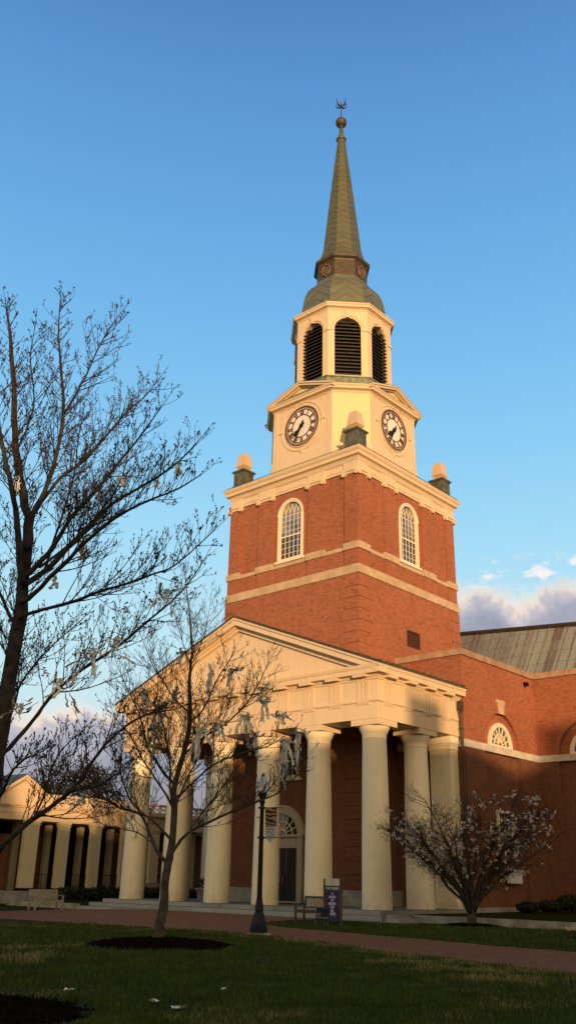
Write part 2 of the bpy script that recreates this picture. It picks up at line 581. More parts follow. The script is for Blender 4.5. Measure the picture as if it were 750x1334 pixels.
def lettering(text, size, M, mat, parent, name='lettering', spacing=1.0, line=1.0, bold=0.0, ext=0.004, xs=1.0):
    cu = bpy.data.curves.new(name, 'FONT')
    cu.body = text
    cu.size = size
    cu.align_x = 'CENTER'
    cu.align_y = 'CENTER'
    cu.space_character = spacing
    cu.space_line = line
    cu.extrude = ext
    cu.offset = bold
    cu.resolution_u = 3
    to = bpy.data.objects.new('temporary_text', cu)
    col.objects.link(to)
    dg = bpy.context.evaluated_depsgraph_get()
    me = bpy.data.meshes.new_from_object(to.evaluated_get(dg))
    bpy.data.objects.remove(to)
    bpy.data.curves.remove(cu)
    me.transform(Matrix.Diagonal((xs, 1, 1, 1)))
    me.transform(M)
    off = root_of(parent).location
    me.transform(Matrix.Translation(-Vector(off)))
    me.materials.clear()
    me.materials.append(mat)
    me.name = name
    o = bpy.data.objects.new(name, me)
    col.objects.link(o)
    o.parent = parent
    return o


def sstep(t):
    t = min(1.0, max(0.0, t))
    return t * t * (3 - 2 * t)


def gz(x, y):
    """the lawn rises a little towards the building"""
    return 0.17 * sstep((y + 10) / 7) * sstep((x + 11) / 8)

# ------------------------------------------------------------------ light levels
SUNE = 4.6
SUNC = (1.0, 0.63, 0.325)
GLOWR, GLOWG, GLOWB = 1.02, 0.78, 0.46
SKYK = 0.02

# ------------------------------------------------------------------ the church
CY = 8.0           # tower axis at (0, CY)
church = thing('church', 'red brick church with tall clock tower, green copper spire and cream columned portico', 'church', (0, 0, 0))


def sash_bars(mb, cu, half, v0, v1, ncol, nrow, w, t=0.035):
    for i in range(1, ncol):
        u = cu - half + 2 * half * i / ncol
        mb.plate(rect(u - t / 2, u + t / 2, v0, v1), [], w, w + 0.03)
    for j in range(1, nrow):
        v = v0 + (v1 - v0) * j / nrow
        mb.plate(rect(cu - half, cu + half, v - t / 2, v + t / 2), [], w + 0.002, w + 0.027)


# --- portico: steps, columns, entablature, pediment
s = MB()
for hx, yf, z0, z1 in ((9.9, -2.15, -0.2, 0.1834), (9.45, -1.65, 0.1834, 0.3668), (9.0, -1.12, 0.3668, 0.55)):
    s.box(-hx, hx, yf, 6.2, z0, z1)
st = s.build('portico_steps', STEP, church)
COLX = [-8.03 + 3.212 * k for k in range(6)]
prof = [(0.64, 0.553), (0.64, 0.60), (0.632, 1.0)]
for k in range(1, 13):
    q = k / 12
    prof.append((0.632 - 0.092 * (q ** 1.45), 1.0 + 6.55 * q))
capp = [(0.543, 7.55), (0.56, 7.56), (0.56, 7.60), (0.545, 7.61), (0.545, 7.72), (0.565, 7.73), (0.565, 7.77), (0.58, 7.79), (0.62, 7.88), (0.665, 7.97), (0.69, 8.04), (0.695, 8.10)]
shaft = MB().lathe(prof, 48)
cme = capm = None
proto = None
for (x, y) in [(x, 0.0) for x in COLX] + [(8.03, 3.29), (-8.03, 3.29)]:
    if proto is None:
        c = shaft.build('column', CREAM_COL, church, True, None, 40)
        cp = MB().lathe(capp, 48)
        k = cp.build('capital', CREAM_COL, c, True, None, 30)
        ab = MB().box(-0.745, 0.745, -0.745, 0.745, 8.102, 8.36)
        a = ab.build('abacus', CREAM, c)
        proto = c
    else:
        c = copy_tree(proto, church)
    c.location = (x, y, 0)

for sx in (-1, 1):
    b = MB()
    b.box(*sorted((sx * 7.38, sx * 8.56)), 5.5, 6.199, 0.553, 7.72)
    for d, z0, z1 in ((0.05, 7.72, 7.80), (0.02, 7.80, 7.92), (0.07, 7.92, 8.0), (0.13, 8.0, 8.36), (0.06, 0.553, 0.85)):
        b.box(*sorted((sx * (7.38 - d), sx * (8.56 + d))), 5.5 - d, 6.198, z0, z1)
    b.build('wall_pier', CREAM_COL, church)

XF, YF = 8.80, -0.77
PATH = [(-XF, 6.19), (-XF, YF), (XF, YF), (XF, 6.19)]
e = MB().sweep([(-1.5, 8.362), (0, 8.362), (0, 9.10), (0.05, 9.10), (0.07, 9.12), (0.07, 9.22), (-1.5, 9.22)], PATH, False)
arc = e.build('architrave', CREAM, church)
e = MB().sweep([(-1.4, 9.222), (0.0, 9.222), (0.0, 10.08), (0.05, 10.10), (0.05, 10.2), (-1.4, 10.2)], PATH, False)
fr = e.build('frieze', CREAM, church)
e = MB().sweep([(-1.4, 10.202), (0.09, 10.202), (0.12, 10.30), (0.40, 10.315), (0.40, 10.52), (0.43, 10.55), (0.46, 10.64), (0.47, 10.70), (-1.4, 10.70)], PATH, False)
cor = e.build('cornice', CREAM, church)


def triglyph(M, u):
    b = MB(M)
    for du in (-0.235, 0, 0.235):
        b.plate([(u + du - 0.085, 9.23), (u + du + 0.085, 9.23), (u + du + 0.085, 9.98), (u + du - 0.085, 9.98)], [], 0.0, 0.05)
    b.plate(rect(u - 0.335, u + 0.335, 9.98, 10.09), [], 0.0, 0.06)
    b.build('triglyph', CREAM, fr)
    g = MB(M)
    g.plate(rect(u - 0.335, u + 0.335, 9.05, 9.098), [], 0.0, 0.06)
    for i in range(6):
        g.plate(rect(u - 0.30 + i * 0.12 - 0.03, u - 0.30 + i * 0.12 + 0.03, 8.985, 9.05), [], 0.0, 0.055)
    g.build('guttae', CREAM, arc)
    m = MB(M)
    m.add([(u - 0.35, 10.21, 0.10), (u + 0.35, 10.21, 0.10), (u + 0.35, 10.19, 0.385), (u - 0.35, 10.19, 0.385), (u - 0.35, 10.312, 0.10), (u + 0.35, 10.312, 0.10), (u + 0.35, 10.312, 0.385), (u - 0.35, 10.312, 0.385)],
          [(0, 1, 2, 3), (7, 6, 5, 4), (3, 2, 6, 7), (0, 3, 7, 4), (1, 5, 6, 2), (0, 4, 5, 1)])
    m.build('mutule', CREAM, cor)


MF = frame(0, YF, -PI / 2, 0)
MRt = frame(XF, 0, 0, 0)
MLt = frame(-XF, 0, PI, 0)
for k in range(11):
    triglyph(MF, -8.03 + 1.606 * k)
for k in range(4):
    triglyph(MRt, 0.0 + 1.62 * k)
    triglyph(MLt, -(0.0 + 1.62 * k))

b = MB().box(-7.3, 7.3, 0.73, 6.19, 9.0, 9.15)
b.build('portico_ceiling', CREAM, church)

SL = 0.392
HW = XF + 0.47
AP = 10.70 + HW * SL
t_ = MB(frame(0, -0.70, -PI / 2, 0))
t_.plate([(-8.6, 10.705), (8.6, 10.705), (0, 10.705 + 8.6 * SL - 0.05)], [], -0.2, 0.0)
ped = t_.build('pediment', CREAM, church)
rk = MB(frame(0, 0, -PI / 2, 0))
for sx in (-1, 1):
    def pl(x0, za, zb, w0, w1):
        # a raking strip from height offset za (bottom) to zb (top) below the roof line
        q = [(sx * x0, AP - x0 * SL + zb), (0, AP + zb), (0, AP + za), (sx * (x0), AP - x0 * SL + za)]
        if sx > 0:
            q = list(reversed(q))
        rk.plate(q, [], w0, w1)
    pl(HW, -0.13, 0.02, 0.80, 1.26)
    pl(HW - 0.02, -0.40, -0.13, 0.60, 1.19)
    pl(HW - 1.0, -0.50, -0.40, 0.58, 0.95)
    pl(HW - 1.5, -0.66, -0.50, 0.58, 0.86)
rk.build('raking_cornice', CREAM, ped)

rf = MB()
ZR = 0.05
for sx in (-1, 1):
    e0, e1 = HW + 0.03, 0.0
    za, zb = AP - e0 * SL + ZR, AP + ZR
    f = [(sx * e0, -1.30, za), (sx * e0, 6.19, za), (0, 6.19, zb), (0, -1.30, zb)]
    g = [(x, y, z - 0.06) for x, y, z in f]
    if sx > 0:
        rf.add(f + g, [(0, 1, 2, 3), (7, 6, 5, 4), (0, 4, 5, 1), (3, 7, 4, 0)])
    else:
        rf.add(f + g, [(3, 2, 1, 0), (4, 5, 6, 7), (1, 5, 4, 0), (0, 4, 7, 3)])
    # standing seams and the snow guards along the eaves and verge
    y = -1.28
    while y < 6.0:
        rf.tube([(sx * e0, y, za + 0.03), (0, y, zb + 0.03)], 0.022, 4)
        y += 0.55
    for i in range(15):
        yy = -1.0 + 0.5 * i
        if yy < 6.1:
            rf.box(*sorted((sx * (e0 - 0.16), sx * (e0 - 0.05))), yy - 0.10, yy + 0.10, za + 0.0, za + 0.13)
    for i in range(26):
        x = 0.3 + i * 0.36
        z = AP - x * SL + ZR
        rf.box(*sorted((sx * (x - 0.06), sx * (x + 0.06))), -1.28, -1.16, z - 0.01, z + 0.05)
rf.build('portico_roof', ROOF, church)

pp = MB()
pp.tube([(9.02, 5.92, 10.0), (9.02, 5.92, 9.7), (9.02, 5.92, 0.5)], 0.075, 10)
pp.box(8.91, 9.13, 5.81, 6.03, 9.62, 10.08)
pp.box(8.95, 9.09, 5.85, 5.99, 9.45, 9.62)
for z in (1.6, 3.4, 5.2, 7.0, 8.7):
    pp.box(8.92, 9.12, 5.84, 6.0, z, z + 0.06)
pp.build('downpipe', PIPE, church)

# --- tower shaft -----------------------------------------------------------
FACES = [-PI / 2, 0.0, PI / 2, PI]
H1 = 5.0


def door_set(M):
    """arched doorway under the portico, in the frame of the tower front"""
    f = MB(M)
    f.plate(arch(0, 1.36, 0.60, 3.76), [arch(0, 1.03, 0.66, 3.76)], 0.0, 0.14)
    f.ring(1.36, 1.46, 0.0, 0.18, 0, 3.76, 24, 0, PI)
    f.plate(rect(-1.03, 1.03, 3.14, 3.72), [], 0.0, 0.06)
    f.plate(rect(-0.9, 0.9, 3.24, 3.60), [], 0.06, 0.08)
    f.plate(rect(-1.44, 1.44, 3.66, 3.78), [], 0.08, 0.22)
    d = f.build('doorway_frame', DOOR_SHADED, church)
    for sx in (-1, 1):
        dd = MB(M)
        u0, u1 = sorted((sx * 0.01, sx * 1.03))
        dd.plate(rect(u0, u1, 0.66, 3.14), [rect(u0 + 0.15, u1 - 0.15, 0.85, 1.45), rect(u0 + 0.15, u1 - 0.15, 1.6, 3.0)], 0.0, 0.05)
        dd.plate(rect(u0 + 0.13, u1 - 0.13, 0.83, 1.47), [], -0.02, 0.02)
        dr = dd.build('door', DOORB, church)
        p = MB(M)
        p.plate(rect(u0 + 0.14, u1 - 0.14, 1.59, 3.01), [], -0.02, 0.015)
        p.build('door_pane', GLASS, dr)
        h = MB(M)
        h.tube([(sx * 0.11, 1.55, 0.05), (sx * 0.11, 1.55, 0.11), (sx * 0.11, 1.85, 0.11), (sx * 0.11, 1.85, 0.05)], 0.018, 6)
        h.build('handle', simple('brass_handle', (0.4, 0.33, 0.2), None, 0.35, metallic=0.8), dr)
    g = MB(M)
    g.plate(arch(0, 1.03, 3.72, 3.76), [], 0.0, 0.03)
    fan = g.build('fanlight', GLASS, d)
    q = MB(M)
    for k in range(1, 8):
        a = PI * k / 8
        q.bar((0.22 * math.cos(a), 3.78 + 0.22 * math.sin(a)), (1.03 * math.cos(a), 3.76 + 1.03 * math.sin(a)), 0.04, 0.03, 0.065)
    for r in (0.24, 0.66):
        q.ring(r - 0.02, r + 0.02, 0.03, 0.07, 0, 3.76, 20, 0, PI)
    q.build('glazing_bars', WHITEWOOD, d)


def tower_window(M):
    """tall round-headed sash window with interlaced bars in the head"""
    cu, half, v0, vs = 0.0, 0.80, 18.84, 21.55
    f = MB(M)
    f.plate(arch(cu, half + 0.18, 18.74, vs), [arch(cu, half, v0, vs)], -0.12, 0.06)
    f.ring(half + 0.10, half + 0.19, 0.06, 0.10, cu, vs, 28, 0, PI)
    f.plate(rect(-1.12, 1.12, 18.6, 18.742), [], -0.05, 0.14)
    wf = f.build('window_frame', WHITEWOOD, church)
    p = MB(M)
    p.plate(arch(cu, half, 20.25, vs), [], -0.2, -0.1)
    p.build('pane', GLASSB, wf)
    p = MB(M)
    p.plate(rect(cu - half, cu + half, v0, 20.25), [], -0.2, -0.102)
    p.build('pane', GLASS, wf)
    q = MB(M)
    w = -0.10
    vm = 20.25
    sash_bars(q, cu, half, v0, vm, 5, 4, w, 0.028)
    sash_bars(q, cu, half, vm, vs, 5, 4, w, 0.028)
    q.plate(rect(-half, half, vm - 0.045, vm + 0.045), [], w, w + 0.06)
    q.plate(rect(-half, half, v0, v0 + 0.07), [], w, w + 0.05)
    q.plate(rect(-half, half, vs - 0.02, vs + 0.02), [], w, w + 0.035)
    # interlaced arcs, each of one full bay radius
    bay = 2 * half / 5
    for i in range(1, 5):
        u = -half + bay * i
        for sgn in (-1, 1):
            rad = 1.5 * half
            cx_ = u + sgn * rad
            prev = None
            for k in range(13):
                a = k / 12 * 1.25
                pt = (cx_ - sgn * rad * math.cos(a), vs + rad * math.sin(a))
                if (pt[0] - cu) ** 2 + (pt[1] - vs) ** 2 > half * half:
                    break
                if prev:
                    q.bar(prev, pt, 0.032, w, w + 0.03)
                prev = pt
    q.build('glazing_bars', WHITEWOOD, wf)


tw = MB()
ST0, ST1 = 17.45, 23.0
for i, a in enumerate(FACES):
    M = frame(0, CY, a, H1)
    mb = tw
    mb.M = M
    holes = []
    if i == 0:
        holes = []
    lo = 0.55 if i in (0, 1, 3) else 0.3
    mb.plate(rect(-H1 + 0.003, H1 - 0.003, 8.9, 16.93), [], -0.3, 0.0)
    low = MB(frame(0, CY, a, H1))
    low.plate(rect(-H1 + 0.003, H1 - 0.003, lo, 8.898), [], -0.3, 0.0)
    low.build('tower_foot', BRICK_SHADED, church)
    # upper stage: recessed wall with the window opening, and the pilaster strips
    mb.M = frame(0, CY, a, 4.90)
    mb.plate(rect(-4.897, 4.897, ST0 - 0.01, ST1), [arch(0, 0.97, 18.62, 21.55)], -0.45, 0.0)
    for u0, u1 in ((-2.55, -1.36), (1.36, 2.55)):
        mb.plate(rect(u0, u1, ST0, ST1 - 0.1), [], 0.0, 0.10)
    # gauged brick arch over the window
    mb.ring(0.98, 1.28, 0.0, 0.02, 0, 21.55, 24, 0, PI)
tw.M = None
for sx in (-1, 1):
    for sy in (-1, 1):
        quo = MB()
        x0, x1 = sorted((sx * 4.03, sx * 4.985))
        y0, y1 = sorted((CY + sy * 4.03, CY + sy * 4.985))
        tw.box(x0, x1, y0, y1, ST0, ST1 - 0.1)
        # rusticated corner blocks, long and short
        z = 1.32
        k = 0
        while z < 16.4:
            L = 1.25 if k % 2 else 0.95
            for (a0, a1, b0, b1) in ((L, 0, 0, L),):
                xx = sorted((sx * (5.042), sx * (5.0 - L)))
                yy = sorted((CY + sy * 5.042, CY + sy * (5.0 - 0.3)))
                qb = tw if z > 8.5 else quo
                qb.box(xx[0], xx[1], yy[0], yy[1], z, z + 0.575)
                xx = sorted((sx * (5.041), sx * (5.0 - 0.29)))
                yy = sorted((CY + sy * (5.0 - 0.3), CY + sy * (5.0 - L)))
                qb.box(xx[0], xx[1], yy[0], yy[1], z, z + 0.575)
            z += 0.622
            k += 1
        quo.build('corner_blocks', BRICK_SHADED, church)
tower = tw.build('tower_wall', BRICK, church)

door_set(frame(0, CY, -PI / 2, H1))
# window above the door, half hidden by the ceiling of the portico
M = frame(0, CY, -PI / 2, H1)
f = MB(M)
f.plate(rect(-1.05, 1.05, 6.55, 8.95), [rect(-0.92, 0.92, 6.7, 8.95 - 0.1)], 0.0, 0.10)
f.plate(rect(-1.2, 1.2, 6.42, 6.56), [], 0.0, 0.16)
wf = f.build('window_frame', WHITEWOOD, church)
p = MB(M)
p.plate(rect(-0.92, 0.92, 6.7, 8.85), [], 0.0, 0.02)
p.build('pane', GLASS, wf)
q = MB(M)
sash_bars(q, 0, 0.92, 6.7, 8.85, 5, 6, 0.02, 0.03)
q.build('glazing_bars', WHITEWOOD, wf)
# stone base and brick panels inside the portico
for sx in (-1, 1):
    x0, x1 = sorted((sx * 1.5, sx * 5.11))
    b = MB().box(x0, x1, 2.89, 3.2, 0.552, 1.25)
    x0, x1 = sorted((sx * 4.9, sx * 5.108))
    b.box(x0, x1, 3.2, 6.2, 0.552, 1.248)
    b.build('tower_plinth', PLINTH, church)

SQ = lambda h: [(-h, CY - h), (h, CY - h), (h, CY + h), (-h, CY + h)]
b = MB().sweep([(-0.3, 16.932), (0.05, 16.932), (0.07, 16.96), (0.07, 17.38), (0.03, 17.44), (-0.3, 17.44)], SQ(5.0))
b.build('stone_band', STONE, church)
# sill band, stepping forward and up at each pilaster
b = MB().sweep([(-0.2, 18.36), (0.04, 18.36), (0.07, 18.40), (0.07, 18.58), (-0.2, 18.60)], SQ(4.90))
for a in FACES:
    b.M = frame(0, CY, a, 4.90)
    for u0, u1 in ((-2.62, -1.29), (1.29, 2.62)):
        b.plate(rect(u0, u1, 18.34, 18.74), [], 0.0, 0.16)
b.M = None
for sx in (-1, 1):
    for sy in (-1, 1):
        x0, x1 = sorted((sx * 3.96, sx * 5.062))
        y0, y1 = sorted((CY + sy * 3.96, CY + sy * 5.062))
        b.box(x0, x1, y0, y1, 18.342, 18.742)
b.build('sill_band', STONE, church)
for a in FACES:
    tower_window(frame(0, CY, a, 4.90))
# louvred vent low on the right-hand face
M = frame(0, CY, 0, 5.0)
v = MB(M)
v.plate(rect(-0.63, 0.63, 13.76, 14.70), [rect(-0.57, 0.57, 13.82, 14.64)], 0.0, 0.03)
v.plate(rect(-0.57, 0.57, 13.82, 14.64), [], 0.0, 0.004)
for k in range(9):
    z = 13.86 + k * 0.09
    v.add([(-0.57, z, 0.004), (0.57, z, 0.004), (0.57, z + 0.035, 0.028), (-0.57, z + 0.035, 0.028)], [(0, 1, 2, 3)])
v.build('vent', simple('vent_metal', (0.085, 0.028, 0.016), (0.055, 0.02, 0.012), 0.7), church)

# capitals of the brick pilasters with little volutes, then the cream entablature
for a in FACES:
    M = frame(0, CY, a, 4.985)
    for u0, u1 in ((-4.99, -4.03), (-2.55, -1.36), (1.36, 2.55), (4.03, 4.99)):
        b = MB(M)
        b.plate(rect(u0 + 0.02, u1 - 0.02, 22.86, 23.06), [], -0.05, 0.07)
        b.plate(rect(u0 - 0.08, u1 + 0.08, 23.0, 23.12), [], -0.05, 0.13)
        for u in (u0 + 0.02, u1 - 0.02):
            b.add([(u + 0.16 * math.cos(q), 22.89 + 0.16 * math.sin(q), w) for w in (-0.05, 0.14) for q in [2 * PI * k / 14 for k in range(14)]],
                  [tuple(range(14, 28))] + [(k, (k + 1) % 14, 14 + (k + 1) % 14, 14 + k) for k in range(14)])
        b.build('pilaster_capital', CREAM, church)
b = MB().sweep([(-0.3, 23.05), (0.0, 23.05), (0.0, 23.2), (0.03, 23.2), (0.03, 23.34), (0.0, 23.36), (0.0, 23.58), (0.04, 23.60), (0.10, 23.68), (0.12, 23.76), (-0.3, 23.78)], SQ(4.93))
for a in FACES:
    b.M = frame(0, CY, a, 4.93)
    for u0, u1 in ((-2.58, -1.33), (1.33, 2.58)):
        b.plate(rect(u0, u1, 23.10, 23.60), [], 0.0, 0.085)
b.M = None
for sx in (-1, 1):
    for sy in (-1, 1):
        x0, x1 = sorted((sx * 4.0, sx * 5.02))
        y0, y1 = sorted((CY + sy * 4.0, CY + sy * 5.02))
        b.box(x0, x1, y0, y1, 23.102, 23.602)
b.build('tower_entablature', CREAM, church)
b = MB().sweep([(-0.6, 23.76), (0.13, 23.76), (0.20, 23.86), (0.34, 23.90), (0.36, 24.10), (0.40, 24.13), (0.46, 24.24), (0.47, 24.33), (-0.6, 24.37)], SQ(4.90))
b.build('tower_cornice', CREAM, church)
b = MB().sweep([(0.46, 24.335), (0.47, 24.36), (-0.9, 24.46), (-0.9, 24.37)], SQ(4.90))
rr = random.Random(5)
for a in FACES:
    b.M = frame(0, CY, a, 5.3)
    u = -4.9
    while u < 4.9:
        b.tube([(u, 24.37, 0.0), (u, 24.46, 0.0)], 0.012, 4)
        u += 0.55
    b.plate(rect(-5.1, 5.1, 24.44, 24.46), [], -0.006, 0.006)
b.M = None
b.build('cornice_flashing', LEADGREY, church)
b = MB()
b.add([(-5, CY - 5, 24.44), (5, CY - 5, 24.44), (5, CY + 5, 24.44), (-5, CY + 5, 24.44)], [(0, 1, 2, 3)])
b.build('tower_deck', LEADGREY, church)

# obelisks on the four corners
pr = None
for sx in (-1, 1):
    for sy in (-1, 1):
        if pr is None:
            b = MB()
            b.frustum(0.44, 24.40, 25.56)
            b.frustum(0.50, 24.40, 24.66)
            b.frustum(0.44, 25.56, 25.64, 0.54)
            b.frustum(0.54, 25.64, 25.73)
            b.frustum(0.46, 25.73, 25.77, 0.30)
            pd = b.build('obelisk_pedestal', COPPER, church)
            o = MB()
            o.frustum(0.24, 25.74, 25.92)
            o.frustum(0.24, 25.92, 26.08, 0.385)
            o.frustum(0.385, 26.08, 26.95, 0.255)
            o.frustum(0.255, 26.95, 27.10, 0.02)
            o.build('obelisk', OBEL, pd)
            pr = pd
            c = pd
        else:
            c = copy_tree(pr, church)
        c.location = (sx * 4.48, CY + sy * 4.48, 0)

# --- clock stage ------------------------------------------------------------
HB, HC = 4.03, 2.39


def chamf(h, c):
    return [(-c, CY - h), (c, CY - h), (h, CY - c), (h, CY + c), (c, CY + h), (-c, CY + h), (-h, CY + c), (-h, CY - c)]


b = MB().sweep([(-0.5, 24.4), (0.09, 24.4), (0.09, 25.80), (0.06, 25.88), (0.0, 25.92), (-0.5, 25.92)], chamf(HB, HC))
b.build('clock_stage_plinth', CREAM, church)
b = MB().sweep([(-0.5, 25.9), (0.0, 25.9), (0.0, 29.45), (-0.5, 29.45)], chamf(HB, HC))
for a in FACES:
    b.M = frame(0, CY, a, HB)
    for sx in (-1, 1):
        u0, u1 = sorted((sx * 2.0, sx * 2.38))
        b.plate(rect(u0, u1, 25.9, 29.4), [], 0.0, 0.03)
b.M = None
b.build('clock_stage_wall', CREAM, church)
for k in range(4):
    b = MB(frame(0, CY, -PI / 4 + k * PI / 2, (HB + HC) / math.sqrt(2)))
    hw = (HB - HC) / math.sqrt(2)
    b.plate(rect(-hw + 0.01, hw - 0.01, 25.925, 29.38), [], -0.1, 0.006)
    b.build('corner_panel', CREAM_Y, church)
b = MB().sweep([(-0.6, 29.38), (0.05, 29.38), (0.07, 29.46), (0.16, 29.50), (0.30, 29.53), (0.31, 29.66), (0.38, 29.74), (0.40, 29.80), (-0.6, 29.82)], chamf(HB, HC))
b.build('clock_stage_cornice', CREAM, church)
CS = 0.345
for a in FACES:
    M = frame(0, CY, a, HB)
    g = MB(M)
    hw = 2.74
    g.plate([(-hw + 0.3, 29.80), (hw - 0.3, 29.80), (0, 29.80 + (hw - 0.3) * CS)], [], -0.3, 0.05)
    gp = g.build('clock_pediment', CREAM, church)
    k = MB(M)
    for sx in (-1, 1):
        def strip(x0, zt, zb, w0, w1):
            ap = 29.84 + hw * CS
            q = [(sx * x0, ap - x0 * CS + zt), (0, ap + zt), (0, ap + zb), (sx * x0, ap - x0 * CS + zb)]
            if sx > 0:
                q = list(reversed(q))
            k.plate(q, [], w0, w1)
        strip(hw, 0.02, -0.10, 0.05, 0.43)
        strip(hw - 0.02, -0.10, -0.24, 0.04, 0.36)
        strip(hw - 0.3, -0.24, -0.32, 0.04, 0.20)
    k.build('raking_cornice', CREAM, gp)
    r = MB(M)
    ap = 29.87 + hw * CS
    for sx in (-1, 1):
        v4 = [(sx * (hw + 0.02), ap - hw * CS, 0.44), (sx * (hw + 0.02), ap - hw * CS, -2.5), (0, ap, -2.5), (0, ap, 0.44)]
        v8 = v4 + [(x, y - 0.03, z) for x, y, z in v4]
        fs = [(0, 1, 2, 3), (0, 3, 7, 4), (4, 7, 6, 5), (0, 4, 5, 1)]
        r.add(v8, fs if sx > 0 else [tuple(reversed(x)) for x in fs])
    r.build('pediment_roof', VERDI, gp)

ROMAN = ['XII', 'I', 'II', 'III', 'IIII', 'V', 'VI', 'VII', 'VIII', 'IX', 'X', 'XI']
CZ = 27.78


def clock_mesh(M, parent):
    d = MB(M)
    d.ring(0.0, 1.30, 0.0, 0.03, 0, CZ, 64)
    d.plate([(1.3 * math.cos(2 * PI * k / 64), CZ + 1.3 * math.sin(2 * PI * k / 64)) for k in range(64)], [], 0.0, 0.035)
    dial = d.build('clock', DIAL, parent)
    r = MB(M)
    r.ring(1.255, 1.355, 0.03, 0.085, 0, CZ, 72)
    r.ring(1.095, 1.125, 0.03, 0.07, 0, CZ, 72)
    r.ring(0.73, 0.785, 0.03, 0.07, 0, CZ, 64)
    for k in range(60):
        a = 2 * PI * k / 60
        ca, sa = math.sin(a), math.cos(a)
        r.bar((1.11 * ca, CZ + 1.11 * sa), (1.23 * ca, CZ + 1.23 * sa), 0.06 if k % 5 == 0 else 0.042, 0.035, 0.066)
    r.build('chapter_ring', BRONZE, dial)
    for h in range(12):
        n = MB(M)
        a = 2 * PI * h / 12
        rad = Vector((math.sin(a), math.cos(a)))
        tan = Vector((math.cos(a), -math.sin(a)))
        wd = {'I': 0.085, 'V': 0.17, 'X': 0.17}
        txt = ROMAN[h]
        tot = sum(wd[c] for c in txt)
        u = -tot / 2
        P_ = lambda t, q: tuple(tan * t + rad * q + Vector((0, CZ)))
        for c in txt:
            w = wd[c]
            m = u + w / 2
            if c == 'I':
                n.bar(P_(m, 0.80), P_(m, 1.08), 0.058, 0.035, 0.062)
            elif c == 'V':
                n.bar(P_(m - 0.065, 1.08), P_(m, 0.80), 0.062, 0.035, 0.062)
                n.bar(P_(m + 0.065, 1.08), P_(m, 0.80), 0.036, 0.035, 0.060)
            else:
                n.bar(P_(m - 0.065, 1.08), P_(m + 0.065, 0.80), 0.062, 0.035, 0.062)
                n.bar(P_(m + 0.065, 1.08), P_(m - 0.065, 0.80), 0.036, 0.035, 0.060)
            u += w
        n.build('numeral', BRONZE, dial)
    for nm, ang, ln, tail, wid, w in (('hour_hand', 228, 0.84, 0.26, 0.15, 0.10), ('minute_hand', 209, 1.14, 0.36, 0.11, 0.13)):
        q = MB(M)
        a = R(ang)
        di = Vector((math.sin(a), math.cos(a)))
        ta = Vector((di.y, -di.x))
        P_ = lambda t, l: tuple(di * l + ta * t + Vector((0, CZ)))
        if nm == 'hour_hand':
            sh = [(-wid * .5, -tail), (wid * .5, -tail), (wid * .45, ln * .5), (wid * 1.15, ln * .66), (0, ln), (-wid * 1.15, ln * .66), (-wid * .45, ln * .5)]
        else:
            sh = [(-wid * .5, -tail), (wid * .5, -tail), (wid * .55, ln * .6), (0, ln), (-wid * .55, ln * .6)]
        pts = [P_(t, l) for t, l in sh]
        ar = sum(pts[i][0] * pts[(i + 1) % len(pts)][1] - pts[(i + 1) % len(pts)][0] * pts[i][1] for i in range(len(pts)))
        if ar < 0:
            pts.reverse()
        q.plate(pts, [], w - 0.02, w + 0.01)
        q.ring(0.0, 0.13, w - 0.04, w + 0.02, 0, CZ, 20)
        q.build(nm, HANDS, dial)
    s_ = MB(M)
    s_.ring(1.58, 1.68, 0.0, 0.05, 0, CZ, 72)
    s_.ring(1.36, 1.42, 0.0, 0.06, 0, CZ, 72)
    for k in range(4):
        a = PI / 2 * k
        di = Vector((math.cos(a), math.sin(a)))
        s_.bar(tuple(di * 1.55 + Vector((0, CZ))), tuple(di * 1.86 + Vector((0, CZ))), 0.10, 0.0, 0.09)
    s_.build('clock_surround', CREAM, dial)


for a in FACES:
    clock_mesh(frame(0, CY, a, HB), church)

# --- belfry -----------------------------------------------------------------
T8 = math.tan(PI / 8)


def octo(ap):
    r = ap / math.cos(PI / 8)
    return [(r * math.cos(-PI / 8 + k * PI / 4), CY + r * math.sin(-PI / 8 + k * PI / 4)) for k in range(8)]


AB = 3.13
b = MB().sweep([(-2.0, 29.82), (1.3, 29.82), (0.62, 30.55), (0.25, 30.72), (0.25, 31.12), (0.3, 31.15), (0.3, 31.22), (-0.4, 31.32)], octo(AB))
b.build('belfry_base', VERDI, church)
A8 = [k * PI / 4 for k in range(8)]
b = MB()
fe = AB * T8
for a in A8:
    b.M = frame(0, CY, a, AB)
    b.plate(rect(-fe, fe, 31.25, 36.4), [arch(0, 0.86, 31.45, 34.93)], -0.4, 0.0)
b.M = None
bw = b.build('belfry_wall', CREAM, church)
for a in A8:
    tr = MB(frame(0, CY, a, AB))
    for sx in (-1, 1):
        u0, u1 = sorted((sx * 0.90, sx * (fe + 0.025)))
        tr.plate(rect(u0, u1, 34.78, 34.93), [], 0.0, 0.06)
        u0, u1 = sorted((sx * 0.88, sx * (fe + 0.02)))
        tr.plate(rect(u0, u1, 31.25, 31.5), [], 0.0, 0.05)
    tr.ring(0.98, 1.08, 0.0, 0.05, 0, 34.93, 24, 0, PI)
    tr.plate([(-0.10, 35.78), (0.10, 35.78), (0.16, 36.3), (-0.16, 36.3)], [], 0.0, 0.10)
    tr.build('arch_moulding', CREAM, bw)
